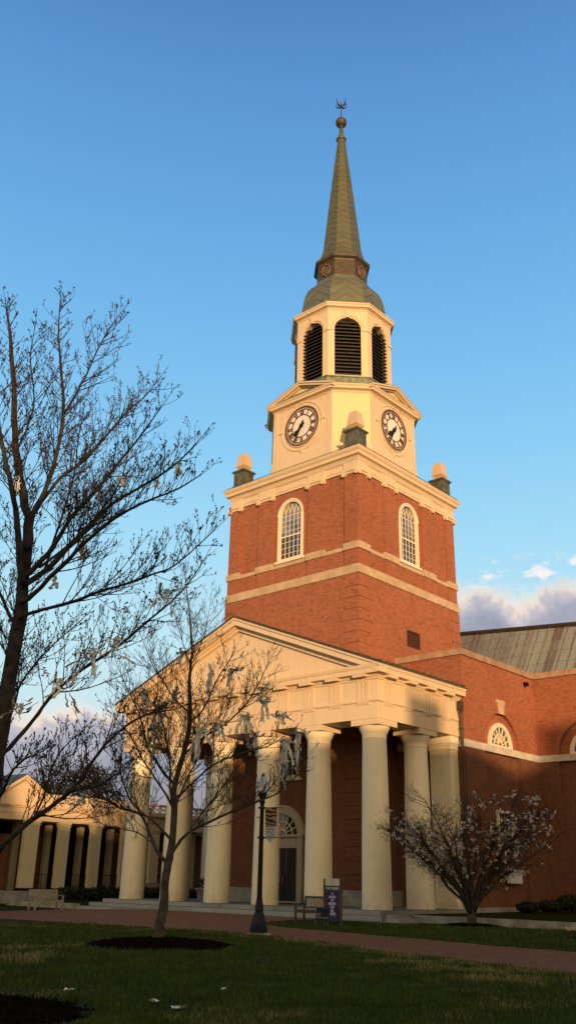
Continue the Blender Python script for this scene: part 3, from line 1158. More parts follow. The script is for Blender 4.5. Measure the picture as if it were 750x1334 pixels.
for a in A8:
    M = frame(0, CY, a, AB)
    l = MB(M)
    z = 31.5
    while z < 35.78:
        hw = 0.845 if z < 34.93 else math.sqrt(max(0.0, 0.845 ** 2 - (z + 0.09 - 34.93) ** 2))
        if hw > 0.08:
            l.add([(-hw, z, -0.03), (hw, z, -0.03), (hw, z + 0.20, -0.25), (-hw, z + 0.20, -0.25), (-hw, z + 0.03, -0.03), (hw, z + 0.03, -0.03), (hw, z + 0.23, -0.25), (-hw, z + 0.23, -0.25)],
                  [(0, 3, 2, 1), (4, 5, 6, 7), (0, 1, 5, 4)])
        z += 0.262
    l.build('louver', LOUVER, church)
b = MB().lathe([(2.75, 31.3), (2.75, 36.3)], 8, 0, CY, True, PI / 8)
b.build('belfry_dark_core', DARKIN, bw)
b = MB().sweep([(-0.4, 36.36), (0.03, 36.36), (0.05, 36.44), (0.14, 36.50), (0.24, 36.53), (0.25, 36.66), (0.31, 36.74), (0.32, 36.80), (-0.4, 36.82)], octo(AB))
b.build('belfry_cornice', CREAM, church)


def octa_faces(prof, name, mat, parent):
    """eight-sided shell with UVs: u across each face from -1 to 1, v up the face in metres"""
    m = MB()
    lens = [0.0]
    for i in range(len(prof) - 1):
        lens.append(lens[-1] + math.hypot(prof[i + 1][0] - prof[i][0], prof[i + 1][1] - prof[i][1]))
    for k in range(8):
        a0, a1 = PI / 8 + k * PI / 4, PI / 8 + (k + 1) * PI / 4
        for i in range(len(prof) - 1):
            (r0, z0), (r1, z1) = prof[i], prof[i + 1]
            am = (a0 + a1) / 2
            def pt(r, a, z):
                return (r * math.cos(a), CY + r * math.sin(a), z)
            mid0 = tuple((x + y) / 2 for x, y in zip(pt(r0, a0, z0), pt(r0, a1, z0)))
            mid1 = tuple((x + y) / 2 for x, y in zip(pt(r1, a0, z1), pt(r1, a1, z1)))
            for (pa, pb, pc, pd, ua, ub) in ((pt(r0, a0, z0), mid0, mid1, pt(r1, a0, z1), -1, 0), (mid0, pt(r0, a1, z0), pt(r1, a1, z1), mid1, 0, 1)):
                fi = len(m.f)
                m.add([pa, pb, pc, pd], [(0, 1, 2, 3)])
                m.uv[fi] = [(ua, lens[i]), (ub, lens[i]), (ub, lens[i + 1]), (ua, lens[i + 1])]
    return m.build(name, mat, parent)


octa_faces([(3.70, 36.80), (3.28, 36.90), (3.12, 37.3), (3.06, 37.75), (2.97, 38.3), (2.85, 38.8), (2.66, 39.25), (2.40, 39.6), (2.12, 39.85), (1.95, 40.1), (1.88, 40.3)], 'dome', DOME, church)
b = MB().lathe([(1.84, 40.15), (1.84, 41.62)], 8, 0, CY, False, PI / 8)
dr = b.build('drum', DRUM, church)
OC = lambda r: [(r * math.cos(PI / 8 + k * PI / 4), CY + r * math.sin(PI / 8 + k * PI / 4)) for k in range(8)]
b = MB().sweep([(-0.3, 41.55), (0.02, 41.55), (0.05, 41.66), (0.20, 41.78), (0.22, 41.96), (-0.3, 42.02)], OC(1.84))
b.build('drum_cornice', DRUM, church)
for a in (-PI / 2, 0, PI / 2, PI):
    M = frame(0, CY, a, 1.84 * math.cos(PI / 8))
    m = MB(M)
    ring = [(0.34 * math.cos(2 * PI * k / 28), 40.95 + 0.43 * math.sin(2 * PI * k / 28), 0.05) for k in range(29)]
    m.tube(ring, 0.05, 6, False)
    for u in (-0.13, 0.0, 0.13):
        m.bar((u, 40.66), (u, 41.24), 0.05, 0.01, 0.06)
    m.bar((-0.14, 40.95), (0.14, 40.95), 0.045, 0.01, 0.055)
    for k in range(4):
        q = PI / 2 * k
        m.bar((0.36 * math.cos(q), 40.95 + 0.45 * math.sin(q)), (0.48 * math.cos(q), 40.95 + 0.57 * math.sin(q)), 0.07, 0.0, 0.08)
    m.build('medallion', MEDAL, dr)
octa_faces([(2.02, 42.0), (1.78, 42.25), (1.62, 42.6), (1.52, 42.95), (1.44, 43.4), (0.86, 48.95), (0.30, 54.05)], 'spire', SPIRE, church)
b = MB().lathe([(0.32, 54.02), (0.40, 54.08), (0.40, 54.2), (0.31, 54.26), (0.24, 54.4), (0.115, 55.38)], 8, 0, CY, True, PI / 8)
b.build('spire_collar', COPPER, church)
fb = MB()
prf = [(0.15, 55.30), (0.20, 55.42)]
for k in range(1, 16):
    a = -PI / 2 + PI * k / 15.5
    prf.append((max(0.03, 0.43 * math.cos(a)), 55.86 + 0.43 * math.sin(a)))
fb.lathe(prf, 24, 0, CY)
fn = fb.build('finial_ball', DRUM, church, True, None, 50)
wv = MB()
wv.tube([(0, CY, 56.2), (0, CY, 57.75)], 0.032, 6)
wx = Vector((0.745, 0.667, 0))
def wp(t, z):
    return (wx.x * t, CY + wx.y * t, z)
for sx in (-1, 1):
    wv.tube([wp(0, 57.42), wp(sx * 0.10, 57.62), wp(sx * 0.22, 57.72), wp(sx * 0.30, 57.95), wp(sx * 0.29, 58.15), wp(sx * 0.34, 58.42)], [0.07, 0.075, 0.07, 0.05, 0.035, 0.015], 6)
    wv.tube([wp(0, 57.55), wp(sx * 0.12, 57.40), wp(sx * 0.24, 57.36), wp(sx * 0.36, 57.46), wp(sx * 0.40, 57.62), wp(sx * 0.36, 57.72)], [0.06, 0.065, 0.06, 0.04, 0.03, 0.015], 6)
wv.tube([wp(0.28, 57.82), wp(0.42, 57.80), wp(0.46, 57.9)], [0.05, 0.045, 0.02], 6)
wv.tube([wp(0, 57.6), wp(0, 58.05)], [0.05, 0.015], 6)
wv.build('weather_vane', simple('vane_iron', (0.03, 0.025, 0.02), None, 0.6), church)

# --- narthex wings and nave ---------------------------------------------------
XW, YW, YN = 9.01, 6.2, 13.96
CT = 12.5


def recess_wall(mb, M, u0, u1, v0, v1, cu, half, spring, base):
    """brick wall with a tall shallow round-headed recess"""
    mid = 8.08
    mb.M = M
    head = arch(cu, half, mid, spring)
    mb.plate([(u0, mid)] + [head[0]] + list(reversed(head[2:])) + [head[1], (u1, mid), (u1, v1), (u0, v1)], [], -0.22, 0.0)
    mb.plate(arch(cu, half + 0.02, mid, spring), [], -0.40, -0.19)
    mb.ring(half + 0.0, half + 0.36, 0.0, 0.014, cu, spring, 28, 0, PI)
    mb.M = None
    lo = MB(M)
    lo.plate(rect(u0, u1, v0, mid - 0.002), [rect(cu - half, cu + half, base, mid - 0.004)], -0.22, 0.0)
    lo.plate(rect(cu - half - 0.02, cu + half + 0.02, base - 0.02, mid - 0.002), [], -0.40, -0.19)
    lo.build('lower_wall', BRICK_SHADED, church)


def lunette(M, cu, spring):
    f = MB(M)
    h = 1.22
    f.plate(arch(cu, h, spring, spring + 0.06), [arch(cu, h - 0.24, spring + 0.08, spring + 0.08)], -0.13, 0.05)
    fo = f.build('lunette_window', WHITEWOOD, church)
    p = MB(M)
    p.plate(arch(cu, h - 0.24, spring + 0.08, spring + 0.08), [], -0.13, -0.06)
    p.build('pane', GLASS, fo)
    q = MB(M)
    r = h - 0.24
    for k in range(1, 8):
        a = PI * k / 8
        q.bar((cu + 0.2 * math.cos(a), spring + 0.08 + 0.2 * math.sin(a)), (cu + r * math.cos(a), spring + 0.08 + r * math.sin(a)), 0.05, -0.06, 0.0)
    for rr_ in (0.22, 0.62):
        q.ring(rr_ - 0.025, rr_ + 0.025, -0.06, 0.004, cu, spring + 0.08, 20, 0, PI)
    q.plate(rect(cu - r, cu + r, spring + 0.06, spring + 0.12), [], -0.06, 0.002)
    q.build('glazing_bars', WHITEWOOD, fo)


def low_window(M, cu, v0, v1, half):
    f = MB(M)
    f.plate(rect(cu - half - 0.14, cu + half + 0.14, v0 - 0.1, v1 + 0.12), [rect(cu - half, cu + half, v0, v1)], -0.13, 0.03)
    f.plate(rect(cu - half - 0.2, cu + half + 0.2, v0 - 0.2, v0 - 0.1), [], -0.13, 0.08)
    fo = f.build('low_window', WHITEWOOD, church)
    p = MB(M)
    p.plate(rect(cu - half, cu + half, v0, v1), [], -0.13, -0.07)
    p.build('pane', GLASS, fo)
    q = MB(M)
    sash_bars(q, cu, half, v0, v1, 4, 6, -0.07, 0.035)
    q.plate(rect(cu - half, cu + half, (v0 + v1) / 2 - 0.04, (v0 + v1) / 2 + 0.04), [], -0.07, -0.02)
    q.build('glazing_bars', WHITEWOOD, fo)


BASE = 0.35
for sx in (-1, 1):
    # short front wall beside the tower, above and beside the portico
    wm = MB(frame(0, YW, -PI / 2, 0))
    u0, u1 = sorted((sx * 5.0, sx * (XW - 0.003)))
    wm.plate(rect(u0, u1, 8.08, CT), [], -0.4, 0.0)
    wm.build('front_wall', BRICK, church)
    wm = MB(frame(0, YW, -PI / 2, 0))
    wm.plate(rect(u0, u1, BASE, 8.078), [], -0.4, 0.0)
    wm.build('front_wall', BRICK_SHADED, church)
    # side wall running back
    wm = MB()
    M = frame(sx * XW, 0, 0 if sx > 0 else PI, 0)
    if sx > 0:
        recess_wall(wm, M, YW + 0.003, YN, BASE, CT, 9.98, 1.86, 8.16, 0.9)
    else:
        recess_wall(wm, M, -YN, -YW - 0.003, BASE, CT, -9.98, 1.86, 8.16, 0.9)
    wm.build('side_wall', BRICK, church)
    # nave front wall
    wm = MB()
    M = frame(0, YN, -PI / 2, 0)
    if sx > 0:
        recess_wall(wm, M, XW - 0.1, 32.0, BASE, CT, 12.05, 1.86, 8.16, 0.9)
    else:
        recess_wall(wm, M, -15.0, -XW + 0.1, BASE, CT, -12.05, 1.86, 8.16, 0.9)
    wm.build('nave_wall', BRICK, church)
lunette(frame(XW - 0.115, 0, 0, 0), 9.98, 8.26)
lunette(frame(0, YN + 0.115, -PI / 2, 0), 12.05, 8.26)
low_window(frame(XW - 0.115, 0, 0, 0), 9.98, 2.95, 5.0, 0.68)
low_window(frame(0, YN + 0.115, -PI / 2, 0), 12.05, 2.95, 5.0, 0.68)
COPING = simple('coping_stone', (0.42, 0.27, 0.17), (0.30, 0.18, 0.11), 0.85, 1.6, bstr=0.2)
PALE = simple('pale_limestone', (0.60, 0.54, 0.45), (0.46, 0.41, 0.34), 0.85, 1.6, bstr=0.2)
for sx in (-1, 1):
    b = MB(frame(0, YW, -PI / 2, 0))
    u0, u1 = sorted((sx * 5.0, sx * (XW + 0.05)))
    b.plate(rect(u0, u1, 7.90, 8.26), [], 0.0, 0.05)
    b.M = frame(sx * XW, 0, 0 if sx > 0 else PI, 0)
    u0, u1 = (YW + 0.0, YN) if sx > 0 else (-YN, -YW)
    b.plate(rect(u0, u1, 7.902, 8.258), [], -0.13, 0.048)
    b.M = frame(0, YN, -PI / 2, 0)
    u0, u1 = sorted((sx * (XW - 0.1), sx * (32 if sx > 0 else 15)))
    b.plate(rect(u0, u1, 7.904, 8.256), [], -0.13, 0.05)
    b.M = None
    b.build('wing_band', PALE, church)
    b = MB(frame(0, YW, -PI / 2, 0))
    u0, u1 = sorted((sx * 5.0, sx * (XW + 0.10)))
    b.plate(rect(u0, u1, CT, CT + 0.32), [], -0.4, 0.10)
    b.M = frame(sx * XW, 0, 0 if sx > 0 else PI, 0)
    u0, u1 = (YW, YN - 0.1) if sx > 0 else (-YN + 0.1, -YW)
    b.plate(rect(u0, u1, CT + 0.002, CT + 0.322), [], -0.4, 0.097)
    b.M = frame(0, YN, -PI / 2, 0)
    u0, u1 = sorted((sx * (XW - 0.39), sx * (32 if sx > 0 else 15)))
    b.plate(rect(u0, u1, CT + 0.001, CT + 0.321), [], -0.4, 0.101)
    b.M = None
    b.build('wall_coping', COPING, church)
for M, cu in ((frame(XW, 0, 0, 0), 9.98), (frame(0, YN, -PI / 2, 0), 12.05)):
    b = MB(M)
    b.plate([(cu - 0.22, 9.98), (cu + 0.22, 9.98), (cu + 0.34, 10.55), (cu + 0.42, 10.55), (cu + 0.42, 10.72), (cu - 0.42, 10.72), (cu - 0.42, 10.55), (cu - 0.34, 10.55)], [], 0.0, 0.09)
    b.build('keystone', STONE, church)
b = MB()
b.tube([(XW, 12.9, 12.1), (XW + 0.12, 12.9, 12.1)], 0.09, 10)
b.tube([(XW + 0.12, 12.9, 12.1), (XW + 0.26, 12.8, 12.0)], 0.11, 10)
b.build('wall_lamp', IRON, church)
for sx in (-1, 1):
    x0, x1 = sorted((sx * 8.9, sx * 9.09))
    b = MB().box(x0, x1, YW - 0.06, YN - 0.08, 0.3, 0.62)
    b.build('wing_plinth', PLINTH, church)
b = MB().box(9.09, 32, YN - 0.08, YN + 0.1, 0.3, 0.62)
b.build('wing_plinth', PLINTH, church)

# nave roof: copper pans with standing seams up to a dark ridge
b = MB()
X0, X1 = -14.0, 34.0
zr = lambda x: 16.95 - 0.078 * x if x < 34 else 14.3
Y0, Y1, Z0 = 14.3, 17.0, 12.6
vs = []
n = 24
for i in range(n + 1):
    x = X0 + (X1 - X0) * i / n
    vs += [(x, Y0, Z0), (x, Y1, zr(x)), (x, Y1 + 16, Z0)]
fs = []
for i in range(n):
    a = i * 3
    fs += [(a, a + 3, a + 4, a + 1), (a + 1, a + 4, a + 5, a + 2)]
b.add(vs, fs)
nr = b.build('nave_roof', NAVE, church)
b = MB()
x = X0
while x < X1:
    b.tube([(x, Y0 - 0.02, Z0), (x, Y1 - 0.02, zr(x))], 0.035, 4)
    x += 0.62
b.build('roof_seams', simple('seam_copper', (0.21, 0.20, 0.15), (0.12, 0.10, 0.075), 0.6, 3), nr)
b = MB()
b.tube([(X0, Y1, zr(X0) + 0.06), (X1, Y1, zr(X1) + 0.06)], 0.16, 6)
b.build('roof_ridge', RIDGE, nr)
for sx in (-1, 1):
    x0, x1 = sorted((sx * 5.0, sx * (XW - 0.3)))
    b = MB().box(x0, x1, YW + 0.3, YN + 0.4, CT - 0.2, CT + 0.05)
    b.build('wing_roof', LEADGREY, church)

# ------------------------------------------------------------------ ground, path, kerbs
def sheet(name, poly, dz, mat, step=0.8, zf=gz):
    """flat-ish sheet over a plan polygon, following the rise of the lawn; gridded so that it bends with it"""
    import bmesh
    bm = bmesh.new()
    vs = [bm.verts.new((x, y, 0)) for x, y in poly]
    bm.faces.new(vs)
    xs = [p[0] for p in poly]
    ys = [p[1] for p in poly]
    for ax, lo, hi in ((0, min(xs), max(xs)), (1, min(ys), max(ys))):
        q = lo + step
        while q < hi:
            no = (1, 0, 0) if ax == 0 else (0, 1, 0)
            bmesh.ops.bisect_plane(bm, geom=bm.verts[:] + bm.edges[:] + bm.faces[:], plane_co=tuple(q * k for k in no), plane_no=no)
            q += step
    for v in bm.verts:
        v.co.z = zf(v.co.x, v.co.y) + dz
    bm.normal_update()
    for f in bm.faces:
        if f.normal.z < 0:
            f.normal_flip()
    me = bpy.data.meshes.new(name)
    bm.to_mesh(me)
    bm.free()
    me.materials.append(mat)
    o = bpy.data.objects.new(name, me)
    col.objects.link(o)
    return o


m = MB()
xs = [-400, -150, -60, -30] + [-26 + 1.0 * i for i in range(70)] + [60, 120, 400]
ys = [-400, -150, -70, -45] + [-40 + 1.0 * i for i in range(56)] + [30, 80, 400]
vs = [(x, y, gz(x, y)) for y in ys for x in xs]
nx = len(xs)
fs = [(j * nx + i, j * nx + i + 1, (j + 1) * nx + i + 1, (j + 1) * nx + i) for j in range(len(ys) - 1) for i in range(nx - 1)]
m.add(vs, fs)
lawn = tag(m.build('lawn', GRASS, None, True), 'dark green lawn in shade in front of the church', 'lawn', None, 'structure')

rp = random.Random(11)


def wob(pts, amp=0.07, step=0.5):
    out = []
    n = len(pts)
    for i in range(n):
        a, b = Vector(pts[i]), Vector(pts[(i + 1) % n])
        L = (b - a).length
        k = max(1, int(L / step))
        for j in range(k):
            q = a.lerp(b, j / k)
            out.append((q.x + rp.uniform(-amp, amp), q.y + rp.uniform(-amp, amp)))
    return out


PATHP = [(-40, -17.5), (-20, -14.0), (-10, -12.6), (-1.5, -11.9), (4.8, -10.75), (8.0, -10.25), (10.8, -10.5), (13.2, -11.2), (15.7, -12.0), (20.2, -13.4), (23.6, -14.7), (34, -19.0), (50, -26),
         (50, -19), (34, -13.0), (26, -10.3), (20.8, -8.8), (15.9, -8.1), (12, -7.5), (9.0, -7.0), (7.6, -6.6), (6.9, -5.6), (6.7, -4.2), (6.6, -2.0), (-9.0, -2.0), (-9.6, -3.0), (-9.0, -4.1), (-8.3, -5.6), (-8.2, -7.8), (-12, -9.0), (-20, -10.6), (-40, -13.5)]
PATHW = wob(PATHP, 0.13, 0.45)
path = tag(sheet('brick_path', PATHW, 0.006, PLAZA, 1.0), 'red brick path and forecourt in front of the steps', 'path', None, 'structure')


def inpoly(x, y, P):
    c = False
    j = len(P) - 1
    for i in range(len(P)):
        (xi, yi), (xj, yj) = P[i], P[j]
        if (yi > y) != (yj > y) and x < (xj - xi) * (y - yi) / (yj - yi) + xi:
            c = not c
        j = i
    return c


def mound(name, cx, cy, rx, h, label, seg=40, rings=9, seed=1):
    r_ = random.Random(seed)
    m = MB()
    edge = [1 + r_.uniform(-0.09, 0.09) for _ in range(seg)]
    vs = [(cx, cy, gz(cx, cy) + h)]
    for i in range(1, rings + 1):
        q = i / rings
        for k in range(seg):
            a = 2 * PI * k / seg
            rad = rx * q * (1 + (edge[k] - 1) * q)
            x, y = cx + rad * math.cos(a), cy + rad * math.sin(a)
            z = gz(x, y) + h * (1 - q ** 2.2) + (r_.uniform(-0.025, 0.035) if i < rings else -0.01)
            vs.append((x, y, z))
    fs = [(0, 1 + k, 1 + (k + 1) % seg) for k in range(seg)]
    for i in range(rings - 1):
        for k in range(seg):
            a, b = 1 + i * seg + k, 1 + i * seg + (k + 1) % seg
            fs.append((a, a + seg, b + seg, b))
    m.add(vs, fs)
    # loose chips
    for _ in range(int(260 * rx)):
        a, q = r_.uniform(0, 2 * PI), math.sqrt(r_.random()) * rx * 1.03
        x, y = cx + q * math.cos(a), cy + q * math.sin(a)
        z = gz(x, y) + h * (1 - min(1, q / rx) ** 2.2) + 0.015
        d = Vector((r_.uniform(-1, 1), r_.uniform(-1, 1), r_.uniform(-0.3, 0.5))).normalized() * r_.uniform(0.03, 0.08)
        s_ = Vector((-d.y, d.x, r_.uniform(-.01, .01))).normalized() * r_.uniform(0.008, 0.02)
        p = Vector((x, y, z))
        m.add([p - d - s_, p + d - s_, p + d + s_, p - d + s_], [(0, 1, 2, 3)])
    o = m.build(name, MULCH)
    return tag(o, label, 'mulch', None, 'stuff')


BM, BB = (12.92, -16.26), (21.11, -26.58)
DW = (13.35, -1.35)
mound('mulch_bed', 13.1, -16.4, 1.95, 0.17, 'dark bark mulch ring round the foot of the tree on the lawn', seed=2)
mound('mulch_bed', BB[0] - 0.1, BB[1] + 0.05, 1.62, 0.13, 'dark bark mulch in the near left corner of the lawn', seed=3)
mound('mulch_bed', DW[0], DW[1], 1.25, 0.09, 'dark mulch round the foot of the white blossoming tree', seed=4)
mound('mulch_bed', 19.9, -4.6, 1.1, 0.08, 'dark mulch flower bed at the right edge', seed=5)

# grass blades over the near lawn, thinning with distance
gb = MB()
rg = random.Random(21)
import mathutils.noise as mn
camx, camy = 32.352, -33.331
fwx, fwy = -0.6669, 0.7452
vs, fs, tone = [], [], []
NEAR = PATHP[3:12]
WORN = [(14.1, -20.9, 1.1), (15.0, -21.8, 0.9), (21.9, -15.6, 1.5), (23.4, -16.8, 1.3), (20.2, -15.2, 1.2), (18.6, -13.7, 1.0), (12.2, -18.6, 0.8), (12.2, -19.9, 1.0)]
def segd(x, y):
    best = 9.0
    for i in range(len(NEAR) - 1):
        ax, ay = NEAR[i]
        bx, by = NEAR[i + 1]
        dx, dy = bx - ax, by - ay
        q = max(0.0, min(1.0, ((x - ax) * dx + (y - ay) * dy) / (dx * dx + dy * dy)))
        best = min(best, math.hypot(x - ax - q * dx, y - ay - q * dy))
    return best
def patch(x, y):
    return mn.fractal(Vector((x * 0.33, y * 0.33, 0.3)), 1.0, 2.0, 4)
cnt = 0
while cnt < 160000:
    d = 11.0 + 26.0 * rg.random() ** 1.6
    a = R(rg.uniform(-25, 25))
    x = camx + d * (fwx * math.cos(a) + 0.7452 * math.sin(a))
    y = camy + d * (fwy * math.cos(a) + 0.6669 * math.sin(a))
    if y > -2.2 and x < 11:
        continue
    if y > -0.9:
        continue
    if inpoly(x, y, PATHP) and rg.random() < 0.997:
        continue
    bad = False
    for (mx, my, mr) in ((13.1, -16.4, 1.85), (BB[0] - .15, BB[1] + .15, 1.65), (DW[0], DW[1], 1.15), (19.9, -4.6, 1.0)):
        if (x - mx) ** 2 + (y - my) ** 2 < mr * mr and rg.random() < 0.985:
            bad = True
    if bad:
        continue
    cnt += 1
    z = gz(x, y)
    pn = patch(x, y)
    straw = max(0.0, pn * 1.1 - 0.30)
    fine = mn.fractal(Vector((x * 1.3, y * 1.3, 4.0)), 1.0, 2.0, 3)
    sd_ = segd(x, y)
    if sd_ < 1.3:
        straw += max(0.0, (1.3 - sd_) * 0.45 + fine * 0.5)
    for wx_, wy_, wr_ in WORN:
        q = math.hypot(x - wx_, y - wy_) / wr_
        if q < 1:
            straw += (1 - q) * 0.9 + fine * 0.5
    h = rg.uniform(0.03, 0.085) * (1.2 if pn < 0 else 0.8)
    w = rg.uniform(0.006, 0.011) * (d / 14)
    b = rg.uniform(0, 2 * PI)
    cx_, sx_ = math.cos(b) * w, math.sin(b) * w
    lx, ly = rg.uniform(-0.03, 0.03), rg.uniform(-0.03, 0.03)
    o = len(vs)
    vs += [(x - cx_, y - sx_, z - 0.005), (x + cx_, y + sx_, z - 0.005), (x + lx, y + ly, z + h)]
    fs.append((o, o + 1, o + 2))
    tn = min(1.0, max(0.0, rg.gauss(0.36 + 0.25 * fine, 0.16) + (0.5 if rg.random() < straw * 1.3 else 0)))
    tone += [tn * 0.75, tn * 0.75, tn]
me = bpy.data.meshes.new('grass')
me.from_pydata(vs, [], fs)
at = me.attributes.new('tone', 'FLOAT', 'POINT')
at.data.foreach_set('value', tone)
me.materials.append(BLADE)
go = bpy.data.objects.new('grass', me)
col.objects.link(go)
tag(go, 'short dark grass blades with straw coloured worn patches', 'grass', None, 'stuff')

# stone kerbs and raised lawns at both sides
def kerb(name, a, b, z0, z1, th, label, seed=1):
    """low wall of long stone blocks from a to b"""
    r_ = random.Random(seed)
    A, B = Vector(a), Vector(b)
    L = (B - A).length
    d = (B - A) / L
    nrm = Vector((d.y, -d.x))
    m = MB()
    s_ = 0.0
    while s_ < L - 0.05:
        l = min(r_.uniform(1.3, 2.1), L - s_)
        p, q = A + d * (s_ + 0.006), A + d * (s_ + l - 0.006)
        e = r_.uniform(-0.012, 0.012)
        f = [p - nrm * 0, q - nrm * 0, q - nrm * -(-th), p - nrm * th]
        pts = [(p + nrm * e), (q + nrm * e), (q - nrm * th), (p - nrm * th)]
        zt = z1 + r_.uniform(-0.008, 0.008)
        zb = min(gz(p.x, p.y), gz(q.x, q.y)) - 0.15
        m.add([(v.x, v.y, zb) for v in pts] + [(v.x, v.y, zt) for v in pts], [(0, 1, 5, 4), (1, 2, 6, 5), (2, 3, 7, 6), (3, 0, 4, 7), (4, 5, 6, 7)])
        s_ += l
    return tag(m.build(name, KERB), label, 'low wall')


kerb('stone_kerb', (9.95, -0.7), (34, -0.9), 0, 0.44, 0.45, 'low grey stone wall running right from the portico steps', 2)
kerb('stone_kerb', (-40, -2.25), (-9.95, -2.2), 0, 0.26, 0.4, 'low stone kerb running left from the portico steps behind the pale bench', 3)
m = MB()
m.add([(9.05, -0.3, 0.40), (36, -0.45, 0.38), (36, 13.9, 0.42), (9.05, 13.9, 0.42)], [(0, 1, 2, 3)])
tag(m.build('raised_lawn', TERR), 'dark raised lawn behind the right hand kerb', 'lawn', None, 'structure')
m = MB()
m.add([(-60, -1.9, 0.24), (-9.9, -1.85, 0.24), (-9.9, 30, 0.5), (-60, 30, 0.5)], [(0, 1, 2, 3)])
tag(m.build('raised_lawn', TERR), 'dark raised lawn between the portico and the colonnade', 'lawn', None, 'structure')
# side steps down to the right of the portico
m = MB()
for i in range(3):
    m.box(9.9, 10.85 - 0.28 * i, -2.14 + 0.1 * i, -0.72 - 0.004 * i, -0.1, 0.195 + 0.12 * i)
m.build('side_steps', STEP, church)

# ------------------------------------------------------------------ colonnade at left
cn = thing('colonnade', 'low cream colonnade with square piers, balustrade and small gabled pavilion left of the church', 'colonnade', (-17, 0, 0.5))
XC = -17.0
piers = [(-3.6, 0.5), (-0.62, 0.48), (1.72, 0.37), (4.18, 0.37), (6.65, 0.37), (9.1, 0.37), (11.6, 0.37), (14.1, 0.37), (16.6, 0.37)]
b = MB().box(XC - 6, XC + 0.75, -6.5, 18, 0.1, 0.74)
b.build('platform', PLINTH, cn)
for yc, hw in piers:
    b = MB()
    b.box(XC - 0.32, XC, yc - hw, yc + hw, 0.78, 4.62)
    b.box(XC - 0.36, XC + 0.04, yc - hw - 0.04, yc + hw + 0.04, 4.42, 4.48)
    b.box(XC - 0.38, XC + 0.06, yc - hw - 0.06, yc + hw + 0.06, 4.55, 4.661)
    pr_ = b.build('pier', COLON_SHADED, cn)
    b = MB().box(XC - 0.40, XC + 0.06, yc - hw - 0.06, yc + hw + 0.06, 0.741, 0.9)
    b.build('pier_base', IRON, pr_)
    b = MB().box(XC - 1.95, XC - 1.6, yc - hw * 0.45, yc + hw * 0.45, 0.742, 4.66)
    b.build('rear_pier', REAR_SHADED, cn)
b = MB()
b.box(XC - 0.46, XC, -6.4, 18, 4.665, 5.05)
b.box(XC - 0.46, XC + 0.04, -6.4, 18, 5.052, 5.36)
b.build('entablature', CREAM, cn)
b = MB()
b.box(XC - 0.5, XC + 0.14, -6.4, 18, 5.362, 5.45)
b.box(XC - 0.5, XC + 0.24, -6.4, 18, 5.452, 5.60)
b.build('cornice', CREAM, cn)
# roof slab, ceiling and dark back wall
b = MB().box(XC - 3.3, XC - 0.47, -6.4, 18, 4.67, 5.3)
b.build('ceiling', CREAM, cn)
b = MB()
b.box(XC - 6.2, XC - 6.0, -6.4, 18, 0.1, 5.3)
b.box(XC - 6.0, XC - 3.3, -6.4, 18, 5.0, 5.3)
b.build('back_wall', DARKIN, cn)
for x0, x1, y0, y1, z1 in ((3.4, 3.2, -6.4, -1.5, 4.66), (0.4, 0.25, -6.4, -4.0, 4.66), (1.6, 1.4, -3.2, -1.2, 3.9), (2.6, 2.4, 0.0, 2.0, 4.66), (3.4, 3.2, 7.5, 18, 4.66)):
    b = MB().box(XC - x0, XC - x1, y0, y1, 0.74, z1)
    b.build('brick_infill', BRICK_SHADED, cn)
b = MB().box(XC - 6.2, XC - 0.02, -6.7, -6.41, 0.1, 5.6)
b.build('end_wall', BRICK, cn)
b = MB().box(XC - 6.1, XC - 0.47, -6.4, -0.2, 5.302, 5.62)
b.build('pavilion_attic', CREAM, cn)
# balustrade with lattice panels
b = MB(frame(XC, 0, 0, 0))
y = 1.3
b.plate(rect(0.6, 18, 5.61, 5.74), [], -0.25, 0.06)
b.plate(rect(0.6, 18, 6.12, 6.26), [], -0.28, 0.09)
ends = [0.75, 3.0, 3.35, 7.8, 8.15, 12.6, 12.95, 17.6]
for y0, y1 in ((0.6, 1.0), (3.0, 3.5), (5.6, 8.2), (10.6, 11.0), (13.4, 13.9), (17.3, 18)):
    b.plate(rect(y0, y1, 5.741, 6.119), [], -0.24, 0.05)
for y0, y1 in ((1.0, 3.0), (3.5, 5.6), (8.2, 10.6), (11.0, 13.4), (13.9, 17.3)):
    n = max(2, int((y1 - y0) / 0.52))
    for i in range(n):
        a0, a1 = y0 + (y1 - y0) * i / n, y0 + (y1 - y0) * (i + 1) / n
        b.bar((a0, 5.75), (a1, 6.11), 0.05, -0.12, -0.05)
        b.bar((a0, 6.11), (a1, 5.75), 0.05, -0.122, -0.052)
        b.bar((a0, 5.93), (a1, 5.93), 0.04, -0.118, -0.058)
        b.plate(rect(a1 - 0.03, a1 + 0.03, 5.742, 6.118), [], -0.13, -0.04)
b.build('balustrade', CREAM, cn)
